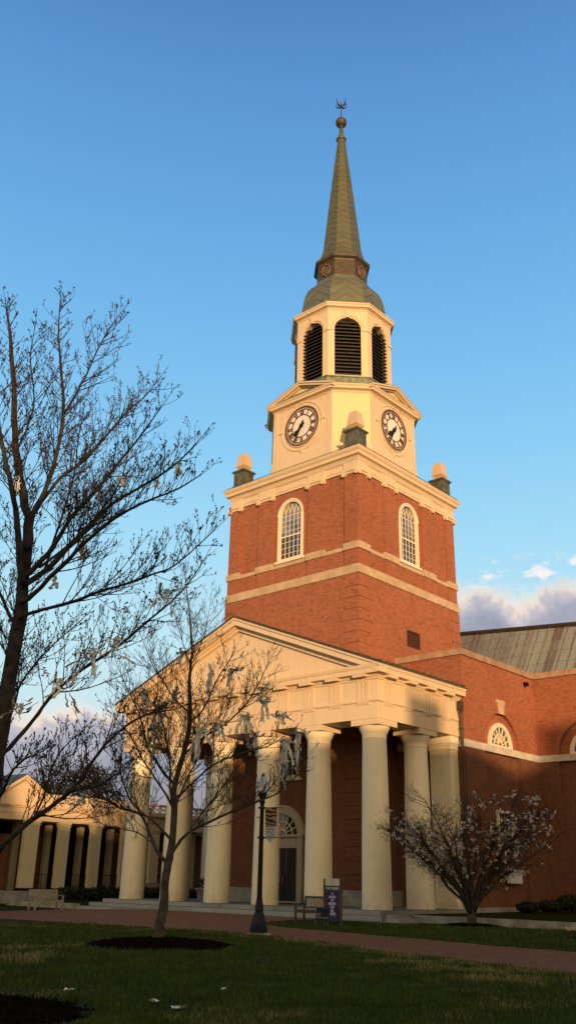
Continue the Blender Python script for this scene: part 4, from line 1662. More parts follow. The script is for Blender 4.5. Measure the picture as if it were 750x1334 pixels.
# gabled pavilion
ga, gh, gz0, gzt = -1.62, 2.62, 5.6, 7.22
b = MB(frame(XC, 0, 0, 0))
b.plate([(ga - gh + 0.2, gz0), (ga + gh - 0.2, gz0), (ga, gzt - 0.15)], [], -0.3, -0.02)
gp = b.build('gable', CREAM, cn)
b = MB(frame(XC, 0, 0, 0))
sl = (gzt - gz0) / gh
for sx in (-1, 1):
    def gs(x0, zt, zb, w0, w1):
        q = [(ga + sx * x0, gzt - x0 * sl + zt), (ga, gzt + zt), (ga, gzt + zb), (ga + sx * x0, gzt - x0 * sl + zb)]
        if sx > 0:
            q.reverse()
        b.plate(q, [], w0, w1)
    gs(gh + 0.1, 0.04, -0.12, -0.02, 0.28)
    gs(gh, -0.12, -0.24, -0.03, 0.18)
b.build('raking_moulding', CREAM, gp)
b = MB(frame(XC, 0, 0, 0))
for sx in (-1, 1):
    v4 = [(ga + sx * (gh + 0.15), gzt - (gh + 0.15) * sl + 0.05, 0.3), (ga + sx * (gh + 0.15), gzt - (gh + 0.15) * sl + 0.05, -6), (ga, gzt + 0.05, -6), (ga, gzt + 0.05, 0.3)]
    v8 = v4 + [(x, y + 0.05, z) for x, y, z in v4]
    b.add(v8, [(0, 1, 2, 3), (4, 5, 6, 7), (0, 4, 5, 1), (3, 7, 4, 0)])
b.build('slate_roof', SLATE, gp)

# iron railings between the rear piers
for i in range(1, len(piers) - 1):
    y0, y1 = piers[i][0] + piers[i][1] * .9, piers[i + 1][0] - piers[i + 1][1] * .9
    if y0 > 11:
        continue
    where = ['beside the brick infill', 'in the second bay of the colonnade', 'in the third bay of the colonnade, behind the low hedge', 'behind the leftmost big column', 'in a bay seen between the leftmost big columns'][min(4, i - 1)]
    b = MB()
    xr = XC - 0.22
    b.box(xr - 0.02, xr + 0.02, y0, y1, 1.66, 1.70)
    b.box(xr - 0.015, xr + 0.015, y0, y1, 0.86, 0.89)
    y = y0 + 0.08
    while y < y1 - 0.04:
        b.tube([(xr, y, 0.76), (xr, y, 1.68)], 0.011, 5)
        y += 0.125
    tag(b.build('iron_railing', IRON), 'black iron railing ' + where, 'railing', 'railings between the colonnade piers')


# ------------------------------------------------------------------ benches
def make_bench(label, mat, loc, rz, L=1.78):
    """slatted wooden garden bench, facing -y, centred on its origin"""
    t = thing('garden_bench', label, 'bench', loc, rz, 'wooden garden benches')
    h = L / 2
    Z = Vector(loc)
    def part(name, fn, parent=None):
        m = MB()
        fn(m)
        return m.build(name, mat, parent or t, False, (0, 0, 0))
    for sx in (-1, 1):
        x = sx * (h - 0.035)
        part('leg', lambda m: m.box(x - 0.035, x + 0.035, -0.30, -0.23, 0.0, 0.64))
        part('leg', lambda m: m.add([(x - .035, .20, 0), (x + .035, .20, 0), (x + .035, .27, 0), (x - .035, .27, 0), (x - .035, .20, .45), (x + .035, .20, .45), (x + .035, .27, .45), (x - .035, .27, .45), (x - .035, .31, .93), (x + .035, .31, .93), (x + .035, .36, .93), (x - .035, .36, .93)],
                                    [(3, 2, 1, 0), (0, 1, 5, 4), (1, 2, 6, 5), (2, 3, 7, 6), (3, 0, 4, 7), (4, 5, 9, 8), (5, 6, 10, 9), (6, 7, 11, 10), (7, 4, 8, 11), (8, 9, 10, 11)]))
        part('armrest', lambda m: m.box(x - 0.045, x + 0.045, -0.34, 0.26, 0.64, 0.675))
        part('side_rail', lambda m: m.box(x - 0.02, x + 0.02, -0.24, 0.21, 0.34, 0.41))
    def seat(m):
        for k in range(6):
            y = -0.29 + k * 0.09
            m.box(-h + 0.001, h - 0.001, y, y + 0.072, 0.425, 0.45)
        m.box(-h + 0.06, h - 0.06, -0.28, -0.25, 0.34, 0.424)
    part('seat', seat)
    def back(m):
        m.box(-h + 0.06, h - 0.06, 0.305, 0.345, 0.85, 0.93)
        m.box(-h + 0.06, h - 0.06, 0.225, 0.262, 0.50, 0.56)
        n = 17
        for k in range(n):
            x = -h + 0.14 + (L - 0.28) * k / (n - 1)
            m.add([(x - .024, .236, .56), (x + .024, .236, .56), (x + .024, .252, .56), (x - .024, .252, .56), (x - .024, .315, .85), (x + .024, .315, .85), (x + .024, .331, .85), (x - .024, .331, .85)],
                  [(0, 1, 5, 4), (1, 2, 6, 5), (2, 3, 7, 6), (3, 0, 4, 7)])
    part('backrest', back)
    return t


b1 = make_bench('pale weathered slatted bench on the grass by the forecourt, in front of the colonnade', TEAK, (-8.55, -4.95, gz(-8.5, -5)), PI / 2, 1.65)
b2 = make_bench('dark slatted bench in front of the steps beside the purple sign', TEAKD, (8.70, -4.75, gz(8.7, -4.75)), 0)
b3 = make_bench('pale bench on the raised lawn seen between the two leftmost columns', TEAK, (-15.9, 8.6, 0.36), PI / 2 + 0.1)
b4 = make_bench('pale bench on the raised lawn seen between second and third columns, furthest back', TEAK, (-15.9, 13.6, 0.40), PI / 2 - 0.1)

# planter in the portico
pt = thing('planter', 'grey stone planter with dark plant beside the third column in the portico', 'planter', (-4.6, 1.9, 0.553))
MB().lathe([(0.22, 0.553), (0.26, 0.60), (0.24, 0.66), (0.33, 1.02), (0.42, 1.10), (0.42, 1.16), (0.36, 1.16), (0.34, 1.10)], 20, -4.6, 1.9).build('pot', PLINTH, pt, True, None, 40)


def leafball(m, c, rx, rz, n, size, r_, squash=1.0):
    for _ in range(n):
        d = Vector((r_.gauss(0, 1), r_.gauss(0, 1), r_.gauss(0, 1))).normalized()
        q = r_.uniform(0.45, 1.0) ** 0.5
        lump = 1 + 0.22 * mn.noise(Vector((d.x * 2.3 + c[0], d.y * 2.3 + c[1], d.z * 2.3)))
        p = Vector((c[0] + d.x * rx * q * lump, c[1] + d.y * rx * q * lump, c[2] + d.z * rz * q * lump))
        a = Vector((r_.gauss(0, 1), r_.gauss(0, 1), r_.gauss(0, 1))).normalized()
        b_ = a.cross(d + Vector((0.01, 0, 0)))
        if b_.length < 1e-3:
            continue
        b_.normalize()
        s_ = size * r_.uniform(0.6, 1.3)
        m.add([p - a * s_, p + b_ * s_ * 0.45, p + a * s_, p - b_ * s_ * 0.45], [(0, 1, 2, 3)])


m = MB()
leafball(m, (-4.6, 1.9, 1.38), 0.30, 0.28, 260, 0.07, random.Random(1))
m.build('plant', SHRUB, pt)

# ------------------------------------------------------------------ lamp post with banner
LX, LY = 10.98, -10.42
lp = thing('street_lamp', 'black lamp post with acorn globe and a hanging banner, beside the brick path', 'lamp post', (LX, LY, 0))
m = MB()
m.lathe([(0.42, 0.0), (0.42, 0.05), (0.30, 0.06)], 20, LX, LY)
m.build('footing', KERB, lp)
m = MB()
m.lathe([(0.30, 0.055), (0.30, 0.22), (0.265, 0.25), (0.265, 0.30), (0.225, 0.42), (0.165, 0.62), (0.135, 0.66), (0.135, 0.70), (0.155, 0.72), (0.145, 0.76), (0.115, 0.98), (0.105, 1.0)], 8, LX, LY, True, PI / 8)
m.build('base', IRON, lp)
fl = MB()
segs = 20
prf = [(0.088, 1.0), (0.085, 1.1), (0.066, 4.02)]
vs = []
for r0, z in prf:
    for k in range(segs * 2):
        a = PI * k / segs
        rr_ = r0 * (1.0 if k % 2 else 0.86)
        vs.append((LX + rr_ * math.cos(a), LY + rr_ * math.sin(a), z))
fs = []
for i in range(len(prf) - 1):
    for k in range(segs * 2):
        k2 = (k + 1) % (segs * 2)
        fs.append((i * segs * 2 + k, i * segs * 2 + k2, (i + 1) * segs * 2 + k2, (i + 1) * segs * 2 + k))
fl.add(vs, fs)
fl.lathe([(0.10, 0.98), (0.10, 1.06), (0.09, 1.08)], 16, LX, LY)
fl.lathe([(0.075, 3.96), (0.095, 3.99), (0.095, 4.05), (0.07, 4.09), (0.10, 4.16), (0.15, 4.24), (0.155, 4.30), (0.12, 4.32)], 16, LX, LY)
fl.build('post', IRON, lp)
g = MB()
g.lathe([(0.12, 4.31), (0.17, 4.36), (0.215, 4.46), (0.225, 4.54), (0.20, 4.63), (0.15, 4.73), (0.10, 4.80), (0.06, 4.84)], 24, LX, LY)
g.build('lamp_globe', GLOBE, lp, True)
g = MB()
g.lathe([(0.075, 4.835), (0.055, 4.87), (0.03, 4.90), (0.02, 4.95), (0.0, 4.98)], 14, LX, LY)
g.build('finial', IRON, lp)
BU = Vector((0.989, 0.148, 0)).normalized()       # banner arm, towards the right of the post
BN = Vector((BU.y, -BU.x, 0))
def bp(t, z, w=0.0):
    q = Vector((LX, LY, 0)) + BU * t + BN * w
    return (q.x, q.y, z)
m = MB()
for z, e in ((3.83, 0.66), (2.90, 0.64)):
    m.tube([bp(0.05, z), bp(e, z)], 0.013, 6)
    m.box(LX - 0.09, LX + 0.09, LY - 0.09, LY + 0.09, z - 0.03, z + 0.03)
    q = Vector(bp(e, z))
    m.lathe([(0.001, z - 0.028), (0.028, z), (0.001, z + 0.028)], 8, q.x, q.y, False)
m.tube([bp(-0.09, 3.55), bp(-0.22, 3.52)], 0.015, 5)
m.build('banner_arm', IRON, lp)
MBn = Matrix(((BU.x, 0, BN.x, LX), (BU.y, 0, BN.y, LY), (0, 1, 0, 0), (0, 0, 0, 1)))
m = MB(MBn)
def strip_sheet(m, u0, u1, v0, v1, n=10):
    vs = []
    for i in range(n + 1):
        v = v0 + (v1 - v0) * i / n
        for j in range(5):
            u = u0 + (u1 - u0) * j / 4
            vs.append((u, v, 0.012 * math.sin(v * 5 + u * 6)))
    m.add(vs, [(i * 5 + j, i * 5 + j + 1, (i + 1) * 5 + j + 1, (i + 1) * 5 + j) for i in range(n) for j in range(4)])
strip_sheet(m, 0.13, 0.60, 3.235, 3.82)
bnp = m.build('banner_print', BANP, lp)
m = MB(MBn)
strip_sheet(m, 0.13, 0.60, 2.90, 3.235, 6)
m.add([(0.13, 2.90, 0.012 * math.sin(14.5 + .78)), (0.365, 2.72, 0.0), (0.60, 2.90, 0.012 * math.sin(14.5 + 3.6))], [(0, 1, 2)])
bnw = m.build('banner_lower', BANW, lp)
for txt, z in (('WAKE', 3.165), ('WILL', 3.065), ('LEAD', 2.965)):
    lettering(txt, 0.115, MBn @ Matrix.Translation((0.365, z, 0.022)), LETTERG, bnw, spacing=1.25)
m = MB(MBn)
m.plate([(0.335, 2.865), (0.365, 2.80), (0.395, 2.865)], [], 0.012, 0.018)
m.bar((0.14, 2.895), (0.59, 2.895), 0.012, 0.014, 0.018)
m.build('banner_crest', LETTERG, bnw)

# ------------------------------------------------------------------ signs
SX0, SY0 = 9.40, -5.20
gs_ = gz(9.4, SY0)
sg = thing('notice_sign', 'tall brown framed sign with a purple panel and white words, standing by the dark bench', 'sign', (SX0 + 0.44, SY0, gs_))
MS = Matrix(((1, 0, 0, SX0), (0, 0, -1, SY0), (0, 1, 0, gs_), (0, 0, 0, 1))) @ Matrix.Diagonal((0.94, 0.93, 1, 1))
m = MB(MS)
m.plate(rect(0.0, 0.065, 0, 1.70), [], -0.05, 0.05)
m.plate(rect(0.81, 0.875, 0, 1.70), [], -0.05, 0.05)
m.plate(rect(0.065, 0.81, 0.16, 1.44), [], -0.025, 0.025, True)
m.build('frame', SIGNB, sg)
m = MB(MS)
m.plate(rect(0.066, 0.809, 1.441, 1.70), [], -0.025, 0.028, True)
hd = m.build('header_panel', SIGNW, sg)
m = MB(MS)
m.plate([(0.42, 1.54), (0.46, 1.54), (0.45, 1.57), (0.45, 1.62), (0.46, 1.65), (0.42, 1.65), (0.43, 1.62), (0.43, 1.57)], [], 0.028, 0.032)
m.build('crest', SIGNB, hd)
m = MB(MS)
m.plate(rect(0.13, 0.745, 0.24, 1.23), [], 0.025, 0.034)
pu = m.build('purple_panel', PURPLE, sg)
lettering('WAIT CHAPEL', 0.118, MS @ Matrix.Translation((0.438, 1.335, 0.027)), LETTER, sg, xs=0.86, bold=0.002)
for i, w in enumerate(('A', 'HOUSE', 'OF', 'PRAYER', 'FOR', 'ALL', 'PEOPLE')):
    lettering(w, 0.128, MS @ Matrix.Translation((0.438, 1.14 - 0.123 * i, 0.036)), LETTER, pu, xs=0.8, bold=0.004)
m = MB(MS)
r_ = random.Random(4)
u = 0.24
while u < 0.64:
    l = r_.uniform(0.012, 0.028)
    m.plate(rect(u, u + l, 0.298, 0.298 + r_.uniform(0.016, 0.026)), [], 0.034, 0.037)
    u += l + 0.008
m.build('small_print', LETTERG, pu)

YX, YY = 9.92, -5.95
gy = gz(YX, YY)
ys_ = thing('yard_sign', 'small black tilted yard sign on thin wire legs in front of the bench', 'sign', (YX, YY, gy))
MY = Matrix.Translation((YX, YY, gy)) @ Matrix.Rotation(R(6), 4, 'Z') @ Matrix.Rotation(R(90), 4, 'X') @ Matrix.Rotation(R(-4), 4, 'Z')
m = MB(MY)
m.plate([(-0.30, 0.20), (0.30, 0.20), (0.31, 0.60), (-0.28, 0.60)], [], -0.006, 0.006, True)
yp = m.build('panel', SIGNK, ys_)
m = MB(MY)
for u in (-0.29, 0.24):
    m.tube([(u, -0.08, 0), (u, 0.58, 0)], 0.007, 5)
m.build('wire_leg', simple('steel_wire', (0.35, 0.34, 0.3), None, 0.5), ys_)
# two short lines of slanted white strokes, as unreadable here as they are in the picture
m = MB(MY)
r_ = random.Random(8)
for u0, u1, v in ((-0.25, -0.06, 0.36), (-0.25, 0.26, 0.265)):
    u = u0
    while u < u1:
        k = r_.randint(0, 3)
        h = 0.07
        s_ = 0.014
        if k == 0:
            m.bar((u, v), (u + s_, v + h), 0.014, 0.006, 0.009)
            m.bar((u + .005, v + .004), (u + .04, v + .004), 0.012, 0.006, 0.0092)
        elif k == 1:
            m.bar((u, v), (u + .02, v + h), 0.014, 0.006, 0.009)
            m.bar((u + .02, v + h), (u + .045, v), 0.014, 0.006, 0.0092)
        elif k == 2:
            m.bar((u, v), (u + s_, v + h), 0.014, 0.006, 0.009)
            m.bar((u + .035, v), (u + .035 + s_, v + h), 0.014, 0.006, 0.0092)
            m.bar((u + .008, v + h * .5), (u + .04, v + h * .5), 0.012, 0.006, 0.0094)
        else:
            m.bar((u + .01, v), (u + .01 + s_, v + h), 0.014, 0.006, 0.009)
            m.bar((u, v + h), (u + .05, v + h), 0.012, 0.006, 0.0092)
        u += 0.068
m.build('lettering', LETTERG, yp)

# white notice on the right-hand brick wall
nt = thing('wall_notice', 'blank looking white notice board low on the right hand brick wall behind the blossoming tree', 'notice', (9.12, 10.1, 1.7))
MNW = frame(9.02, 0, 0, 0)
m = MB(MNW)
m.plate([(9.48, 1.70), (10.92, 1.70), (10.92, 2.26), (9.52, 2.26)], [], 0.0, 0.06)
bd = m.build('board', NOTICE, nt)
m = MB(MNW)
r_ = random.Random(9)
u, prev = 9.6, (9.56, 2.08)
while u < 10.8:
    q = (u, 2.08 + r_.uniform(-0.06, 0.07))
    m.bar(prev, q, 0.022, 0.06, 0.064 + r_.uniform(0, .003))
    prev = q
    u += r_.uniform(0.03, 0.09)
m.build('script_line', simple('ink_grey', (0.16, 0.14, 0.14), None), bd)

# ------------------------------------------------------------------ shrubs and hedge
for i, (x, y, z, rx, rz, lab) in enumerate((
        (10.2, 9.2, 0.62, 0.62, 0.45, 'low loose dark shrub at the foot of the brick wall, under the white notice'),
        (10.1, 11.7, 0.75, 0.75, 0.5, 'broad dark shrub in the inner corner of the brick wall'),
        (10.6, 12.9, 1.05, 0.85, 0.75, 'rounded dark shrub against the wall, near the right edge'),
        (12.3, 13.0, 1.05, 0.85, 0.72, 'dark rounded shrub cut by the right edge of the photo'),
        (14.2, 12.9, 0.95, 0.85, 0.7, 'shrub furthest along the right hand wall'))):
    m = MB()
    rx, rz = rx * 0.95, rz * 0.55
    z = 0.42 + rz
    leafball(m, (x, y, z), rx, rz, 1300, 0.07, random.Random(30 + i))
    t_ = thing('shrub', lab, 'shrub', (x, y, 0.4), 0, 'shrubs along the right hand wall')
    m.build('foliage', SHRUB, t_)
    m = MB()
    for k in range(5):
        a = 2 * PI * k / 5
        m.tube([(x, y, 0.38), (x + 0.25 * rx * math.cos(a), y + 0.25 * rx * math.sin(a), z), (x + .6 * rx * math.cos(a), y + .6 * rx * math.sin(a), z + rz * .5)], [0.025, 0.018, 0.008], 5)
    m.build('stem', TWIG, t_)
hg = thing('hedge', 'low dark hedge in front of the colonnade railings', 'hedge', (-15.9, 4.5, 0.4))
m = MB()
rh = random.Random(50)
y = 1.2
while y < 16:
    leafball(m, (-15.75 + rh.uniform(-.15, .15), y, 0.62 + rh.uniform(-.05, .08)), 0.62, 0.42, 420, 0.08, rh)
    y += 0.7
m.build('foliage', SHRUB, hg)

# daffodils at the right edge
df = thing('daffodils', 'small clump of pale yellow daffodils in the mulch at the right edge', 'flowers', (19.3, -4.95, gz(19.3, -4.95)))
m, m2 = MB(), MB()
rd = random.Random(3)
for k in range(16):
    x, y = 19.25 + rd.gauss(0, 0.22), -5.0 + rd.gauss(0, 0.13)
    z = gz(x, y) + 0.05
    h = rd.uniform(0.16, 0.30)
    tx, ty = x + rd.uniform(-.04, .04), y + rd.uniform(-.04, .04)
    m.tube([(x, y, z), (tx, ty, z + h)], 0.006, 4)
    for j in range(3):
        q = rd.uniform(0, 6.28)
        m.tube([(x, y, z), (x + .05 * math.cos(q), y + .05 * math.sin(q), z + h * .6), (x + .1 * math.cos(q), y + .1 * math.sin(q), z + h * .75)], [.007, .006, .001], 3)
    for j in range(6):
        q = PI / 3 * j
        a, b_ = math.cos(q) * .05, math.sin(q) * .05
        m2.add([(tx, ty - .01, z + h), (tx + a * .6 - b_ * .35, ty - .02, z + h + b_ * .6 + a * .35), (tx + a, ty - .015, z + h + b_), (tx + a * .6 + b_ * .35, ty - .02, z + h + b_ * .6 - a * .35)], [(0, 1, 2, 3)])
    m2.tube([(tx, ty - .01, z + h), (tx, ty - .05, z + h)], [.014, .022], 7)
m.build('stems', SHRUB, df)
m2.build('blossom', DAFF, df)

# ------------------------------------------------------------------ trees
# main limbs as (x, y, z, radius) from the foot of each tree
MIDL = [[(0, 0, -0.02, 0.139), (0, 0, 0.47, 0.131), (0.03, 0.03, 0.85, 0.122), (0.05, 0.04, 1.66, 0.114), (0.08, 0.07, 2.1, 0.106), (0.12, 0.11, 2.48, 0.097), (0.13, 0.11, 3.31, 0.088), (0.11, 0.1, 3.99, 0.079), (0.24, 0.21, 4.8, 0.069), (0.33, 0.3, 5.69, 0.059), (0.27, 0.25, 6.91, 0.049), (0.29, 0.26, 7.68, 0.038), (0.18, 0.17, 8.85, 0.026), (0.02, 0.02, 10.14, 0.009)],
  [(0.07, 0.06, 2.06, 0.043), (0.33, 0.15, 2.46, 0.04), (0.63, 0.26, 2.76, 0.036), (1.03, 0.47, 2.97, 0.032), (1.59, 0.82, 3.27, 0.028), (2.25, 1.26, 3.57, 0.024), (2.71, 1.52, 3.79, 0.019), (3.1, 1.72, 4.19, 0.014), (3.38, 1.82, 4.62, 0.007)],
  [(0.01, 0.01, 2.02, 0.049), (-0.32, -0.15, 2.46, 0.044), (-0.55, -0.22, 2.89, 0.038), (-0.82, -0.33, 3.31, 0.032), (-1.13, -0.47, 3.66, 0.026), (-1.47, -0.65, 4.47, 0.019), (-1.87, -0.87, 5.54, 0.009)],
  [(0.1, 0.09, 2.56, 0.038), (-0.03, -0.25, 2.88, 0.034), (-0.26, -0.68, 3.19, 0.029), (-0.6, -1.21, 3.32, 0.025), (-0.95, -1.75, 3.69, 0.02), (-1.21, -2.21, 3.86, 0.015), (-1.59, -2.77, 4.21, 0.007)],
  [(0.11, 0.1, 3.99, 0.043), (-0.17, -0.04, 4.26, 0.039), (-0.47, -0.2, 4.7, 0.034), (-0.72, -0.3, 5.06, 0.028), (-1.02, -0.46, 6, 0.022), (-1.41, -0.7, 6.76, 0.016), (-1.77, -0.91, 7.58, 0.007)],
  [(0.2, 0.18, 4.7, 0.032), (0.47, 0.64, 5.27, 0.028), (0.83, 1.17, 5.68, 0.024), (1.19, 1.71, 6.38, 0.019), (1.37, 2.08, 7.09, 0.014), (1.45, 2.37, 7.82, 0.007)],
  [(0.16, 0.14, 3.65, 0.032), (0.54, 0.3, 3.99, 0.028), (1.09, 0.6, 4.52, 0.024), (1.86, 1.1, 4.87, 0.019), (2.39, 1.39, 5.01, 0.014), (2.89, 1.64, 5.35, 0.007)],
  [(0.33, 0.3, 5.69, 0.026), (0.75, 0.41, 6.03, 0.022), (1.16, 0.5, 6.85, 0.018), (1.5, 0.53, 7.25, 0.014), (1.8, 0.54, 7.65, 0.007)],
  [(0.32, 0.28, 5.97, 0.026), (0.16, -0.16, 6.29, 0.022), (0.03, -0.58, 6.8, 0.018), (-0.03, -0.94, 7.21, 0.014), (-0.15, -1.34, 7.98, 0.007)],
  [(0.13, 0.11, 3.31, 0.035), (0.12, -0.22, 3.71, 0.03), (0.08, -0.58, 4.08, 0.026), (-0.05, -1.01, 4.59, 0.021), (-0.17, -1.44, 5.22, 0.015), (-0.45, -2.01, 5.78, 0.007)],
  [(0.61, 0.28, 2.76, 0.023), (0.57, 0.71, 3.25, 0.02), (0.55, 1.17, 3.65, 0.017), (0.64, 1.71, 4.32, 0.013), (0.7, 2.24, 4.95, 0.007)],
  [(0.12, 0.1, 3.23, 0.029), (-0.05, 0.41, 3.66, 0.025), (-0.12, 0.8, 4.32, 0.022), (-0.2, 1.19, 4.89, 0.018), (-0.29, 1.57, 5.94, 0.013), (-0.51, 1.83, 6.92, 0.007)],
  [(0.13, 0.11, 3.31, 0.029), (0.29, -0.22, 3.8, 0.025), (0.54, -0.49, 4.36, 0.022), (0.63, -0.88, 5.32, 0.018), (0.72, -1.28, 6.08, 0.013), (1, -1.52, 6.83, 0.007)],
  [(-0.32, -0.15, 2.46, 0.02), (-0.9, -0.24, 2.74, 0.017), (-1.48, -0.32, 2.84, 0.014), (-2.23, -0.55, 3.01, 0.011), (-2.94, -0.75, 3.47, 0.006)],
  [(0.3, 0.27, 7.36, 0.014), (0.38, 0.52, 7.97, 0.012), (0.39, 0.71, 8.7, 0.009), (0.35, 0.85, 9.46, 0.005)],
  [(0.29, 0.26, 7.25, 0.014), (0.21, 0.01, 7.84, 0.012), (0.15, -0.22, 8.42, 0.009), (0.12, -0.43, 8.96, 0.005)]]
BIGL = [[(0, 0, 0, 0.139), (-0.01, 0.02, 0.69, 0.131), (-0.05, 0.02, 1.68, 0.122), (-0.06, 0.04, 3.1, 0.114), (-0.07, 0.06, 4.13, 0.106), (-0.07, 0.09, 5.13, 0.097), (-0.1, 0.09, 5.63, 0.088), (-0.14, 0.09, 6.34, 0.079), (-0.23, 0.04, 6.84, 0.069), (-0.43, -0.11, 7.61, 0.059), (-0.57, -0.2, 8.41, 0.049), (-0.69, -0.28, 9.25, 0.038), (-0.85, -0.39, 10.12, 0.026), (-0.97, -0.46, 10.65, 0.009)],
  [(0.01, 0.01, 5.55, 0.052), (0.01, -0.22, 6.46, 0.046), (0.06, -0.39, 6.86, 0.04), (0.04, -0.64, 7.46, 0.034), (0.07, -0.83, 7.97, 0.027), (0.07, -1.06, 8.8, 0.019), (0.12, -1.24, 9.38, 0.009)],
  [(0.01, 0.01, 6.09, 0.049), (-0.08, 0.08, 6.66, 0.044), (-0.09, 0.23, 7.11, 0.039), (-0.11, 0.36, 7.79, 0.034), (-0.18, 0.45, 8.55, 0.029), (-0.36, 0.45, 9.28, 0.023), (-0.58, 0.4, 10.23, 0.016), (-0.73, 0.42, 11.14, 0.007)],
  [(-0.31, 0.53, 8.68, 0.023), (-0.28, 0.67, 9.07, 0.02), (-0.23, 0.81, 9.52, 0.017), (-0.19, 0.96, 10.11, 0.014), (-0.13, 1.11, 10.6, 0.011), (-0.05, 1.29, 11.03, 0.006)],
  [(-0.15, 0.14, 6.75, 0.029), (-0.15, 0.49, 7.43, 0.026), (-0.09, 0.91, 7.94, 0.023), (-0.05, 1.29, 8.58, 0.019), (-0.08, 1.63, 9.13, 0.016), (-0.07, 2, 9.61, 0.011), (-0.1, 2.33, 10.17, 0.006)],
  [(0.03, 0.03, 5.64, 0.043), (0.26, 0.07, 5.81, 0.039), (0.5, 0.14, 6.07, 0.035), (0.75, 0.21, 6.46, 0.03), (1.1, 0.37, 6.88, 0.025), (1.4, 0.48, 7.27, 0.02), (1.68, 0.58, 7.6, 0.014), (2.01, 0.72, 8.12, 0.006)],
  [(0.03, 0.02, 5.53, 0.043), (0.12, 0.28, 5.78, 0.039), (0.24, 0.56, 6.21, 0.035), (0.36, 0.84, 6.61, 0.03), (0.48, 1.12, 7.06, 0.025), (0.77, 1.55, 7.49, 0.02), (1.01, 1.94, 7.93, 0.014), (1.2, 2.28, 8.49, 0.006)],
  [(0.04, 0.03, 5.26, 0.038), (0.32, 0.02, 5.32, 0.034), (0.73, 0.12, 5.65, 0.031), (1.07, 0.15, 5.85, 0.028), (1.44, 0.22, 6.1, 0.024), (1.84, 0.31, 6.29, 0.02), (2.25, 0.41, 6.4, 0.016), (2.7, 0.54, 6.5, 0.012), (3.08, 0.61, 6.63, 0.006)],
  [(0.03, 0.02, 5.02, 0.029), (0.31, 0.08, 5.08, 0.026), (0.84, 0.37, 5.21, 0.024), (1.21, 0.51, 5.32, 0.021), (1.61, 0.68, 5.4, 0.018), (1.99, 0.82, 5.5, 0.014), (2.33, 0.93, 5.6, 0.011), (2.81, 1.17, 6.07, 0.006)],
  [(0.01, 0, 3.06, 0.035), (0.04, 0.14, 3.2, 0.032), (0.09, 0.3, 3.45, 0.03), (0.15, 0.46, 3.71, 0.028), (0.22, 0.62, 4.02, 0.025), (0.43, 0.93, 4.39, 0.023), (0.74, 1.3, 4.77, 0.02), (0.92, 1.57, 5.11, 0.017), (1.16, 1.9, 5.52, 0.014), (1.31, 2.14, 5.9, 0.011), (1.4, 2.33, 6.31, 0.006)],
  [(-0.01, -0.01, 1.66, 0.043), (0.24, 0.08, 1.9, 0.041), (0.47, 0.15, 2.1, 0.038), (0.71, 0.23, 2.28, 0.035), (0.96, 0.33, 2.45, 0.031), (1.19, 0.39, 2.6, 0.028), (1.41, 0.45, 2.83, 0.025), (1.59, 0.49, 3.08, 0.021), (1.87, 0.6, 3.36, 0.017), (2.17, 0.73, 3.53, 0.013), (2.5, 0.89, 3.59, 0.007)],
  [(0.02, 0.02, 4.86, 0.029), (-0.22, -0.03, 5.17, 0.025), (-0.45, -0.07, 5.49, 0.02), (-0.74, -0.16, 5.96, 0.015), (-1.01, -0.23, 6.57, 0.007)],
  [(0.01, 0.01, 3.14, 0.023), (-0.19, 0.19, 3.49, 0.021), (-0.37, 0.39, 3.91, 0.018), (-0.57, 0.57, 4.25, 0.016), (-0.64, 0.86, 4.66, 0.013), (-0.68, 1.18, 5.03, 0.01), (-0.62, 1.59, 5.49, 0.006)],
  [(-0.12, 0.43, 5.86, 0.023), (-0.36, 0.7, 6.56, 0.02), (-0.59, 0.98, 7.38, 0.017), (-0.85, 1.23, 8.11, 0.014), (-1.16, 1.43, 8.89, 0.011), (-1.45, 1.66, 9.72, 0.006)],
  [(-0, -0, 2.34, 0.023), (0.41, -0.11, 2.56, 0.02), (0.8, -0.22, 2.85, 0.016), (1.25, -0.29, 2.97, 0.012), (1.68, -0.38, 2.93, 0.006)],
  [(0.17, 0.16, 5.81, 0.023), (-0.1, 0.61, 6.2, 0.02), (-0.27, 1.16, 6.81, 0.017), (-0.45, 1.69, 7.51, 0.014), (-0.72, 2.15, 8.26, 0.011), (-1.08, 2.52, 9.14, 0.006)],
  [(-0.28, -0.25, 7.66, 0.017), (0.08, -0.33, 7.92, 0.015), (0.39, -0.45, 8.29, 0.013), (0.56, -0.71, 8.78, 0.01), (0.83, -0.87, 9.12, 0.006)],
  [(1.27, 0.33, 2.59, 0.014), (1.53, 0.3, 2.64, 0.013), (1.86, 0.32, 2.64, 0.011), (2.17, 0.33, 2.75, 0.008), (2.49, 0.35, 2.91, 0.005)],
  [(0.8, 0.17, 2.28, 0.016), (0.66, 0.39, 2.64, 0.014), (0.48, 0.56, 2.96, 0.012), (0.36, 0.79, 3.25, 0.009), (0.32, 1.09, 3.51, 0.005)]]
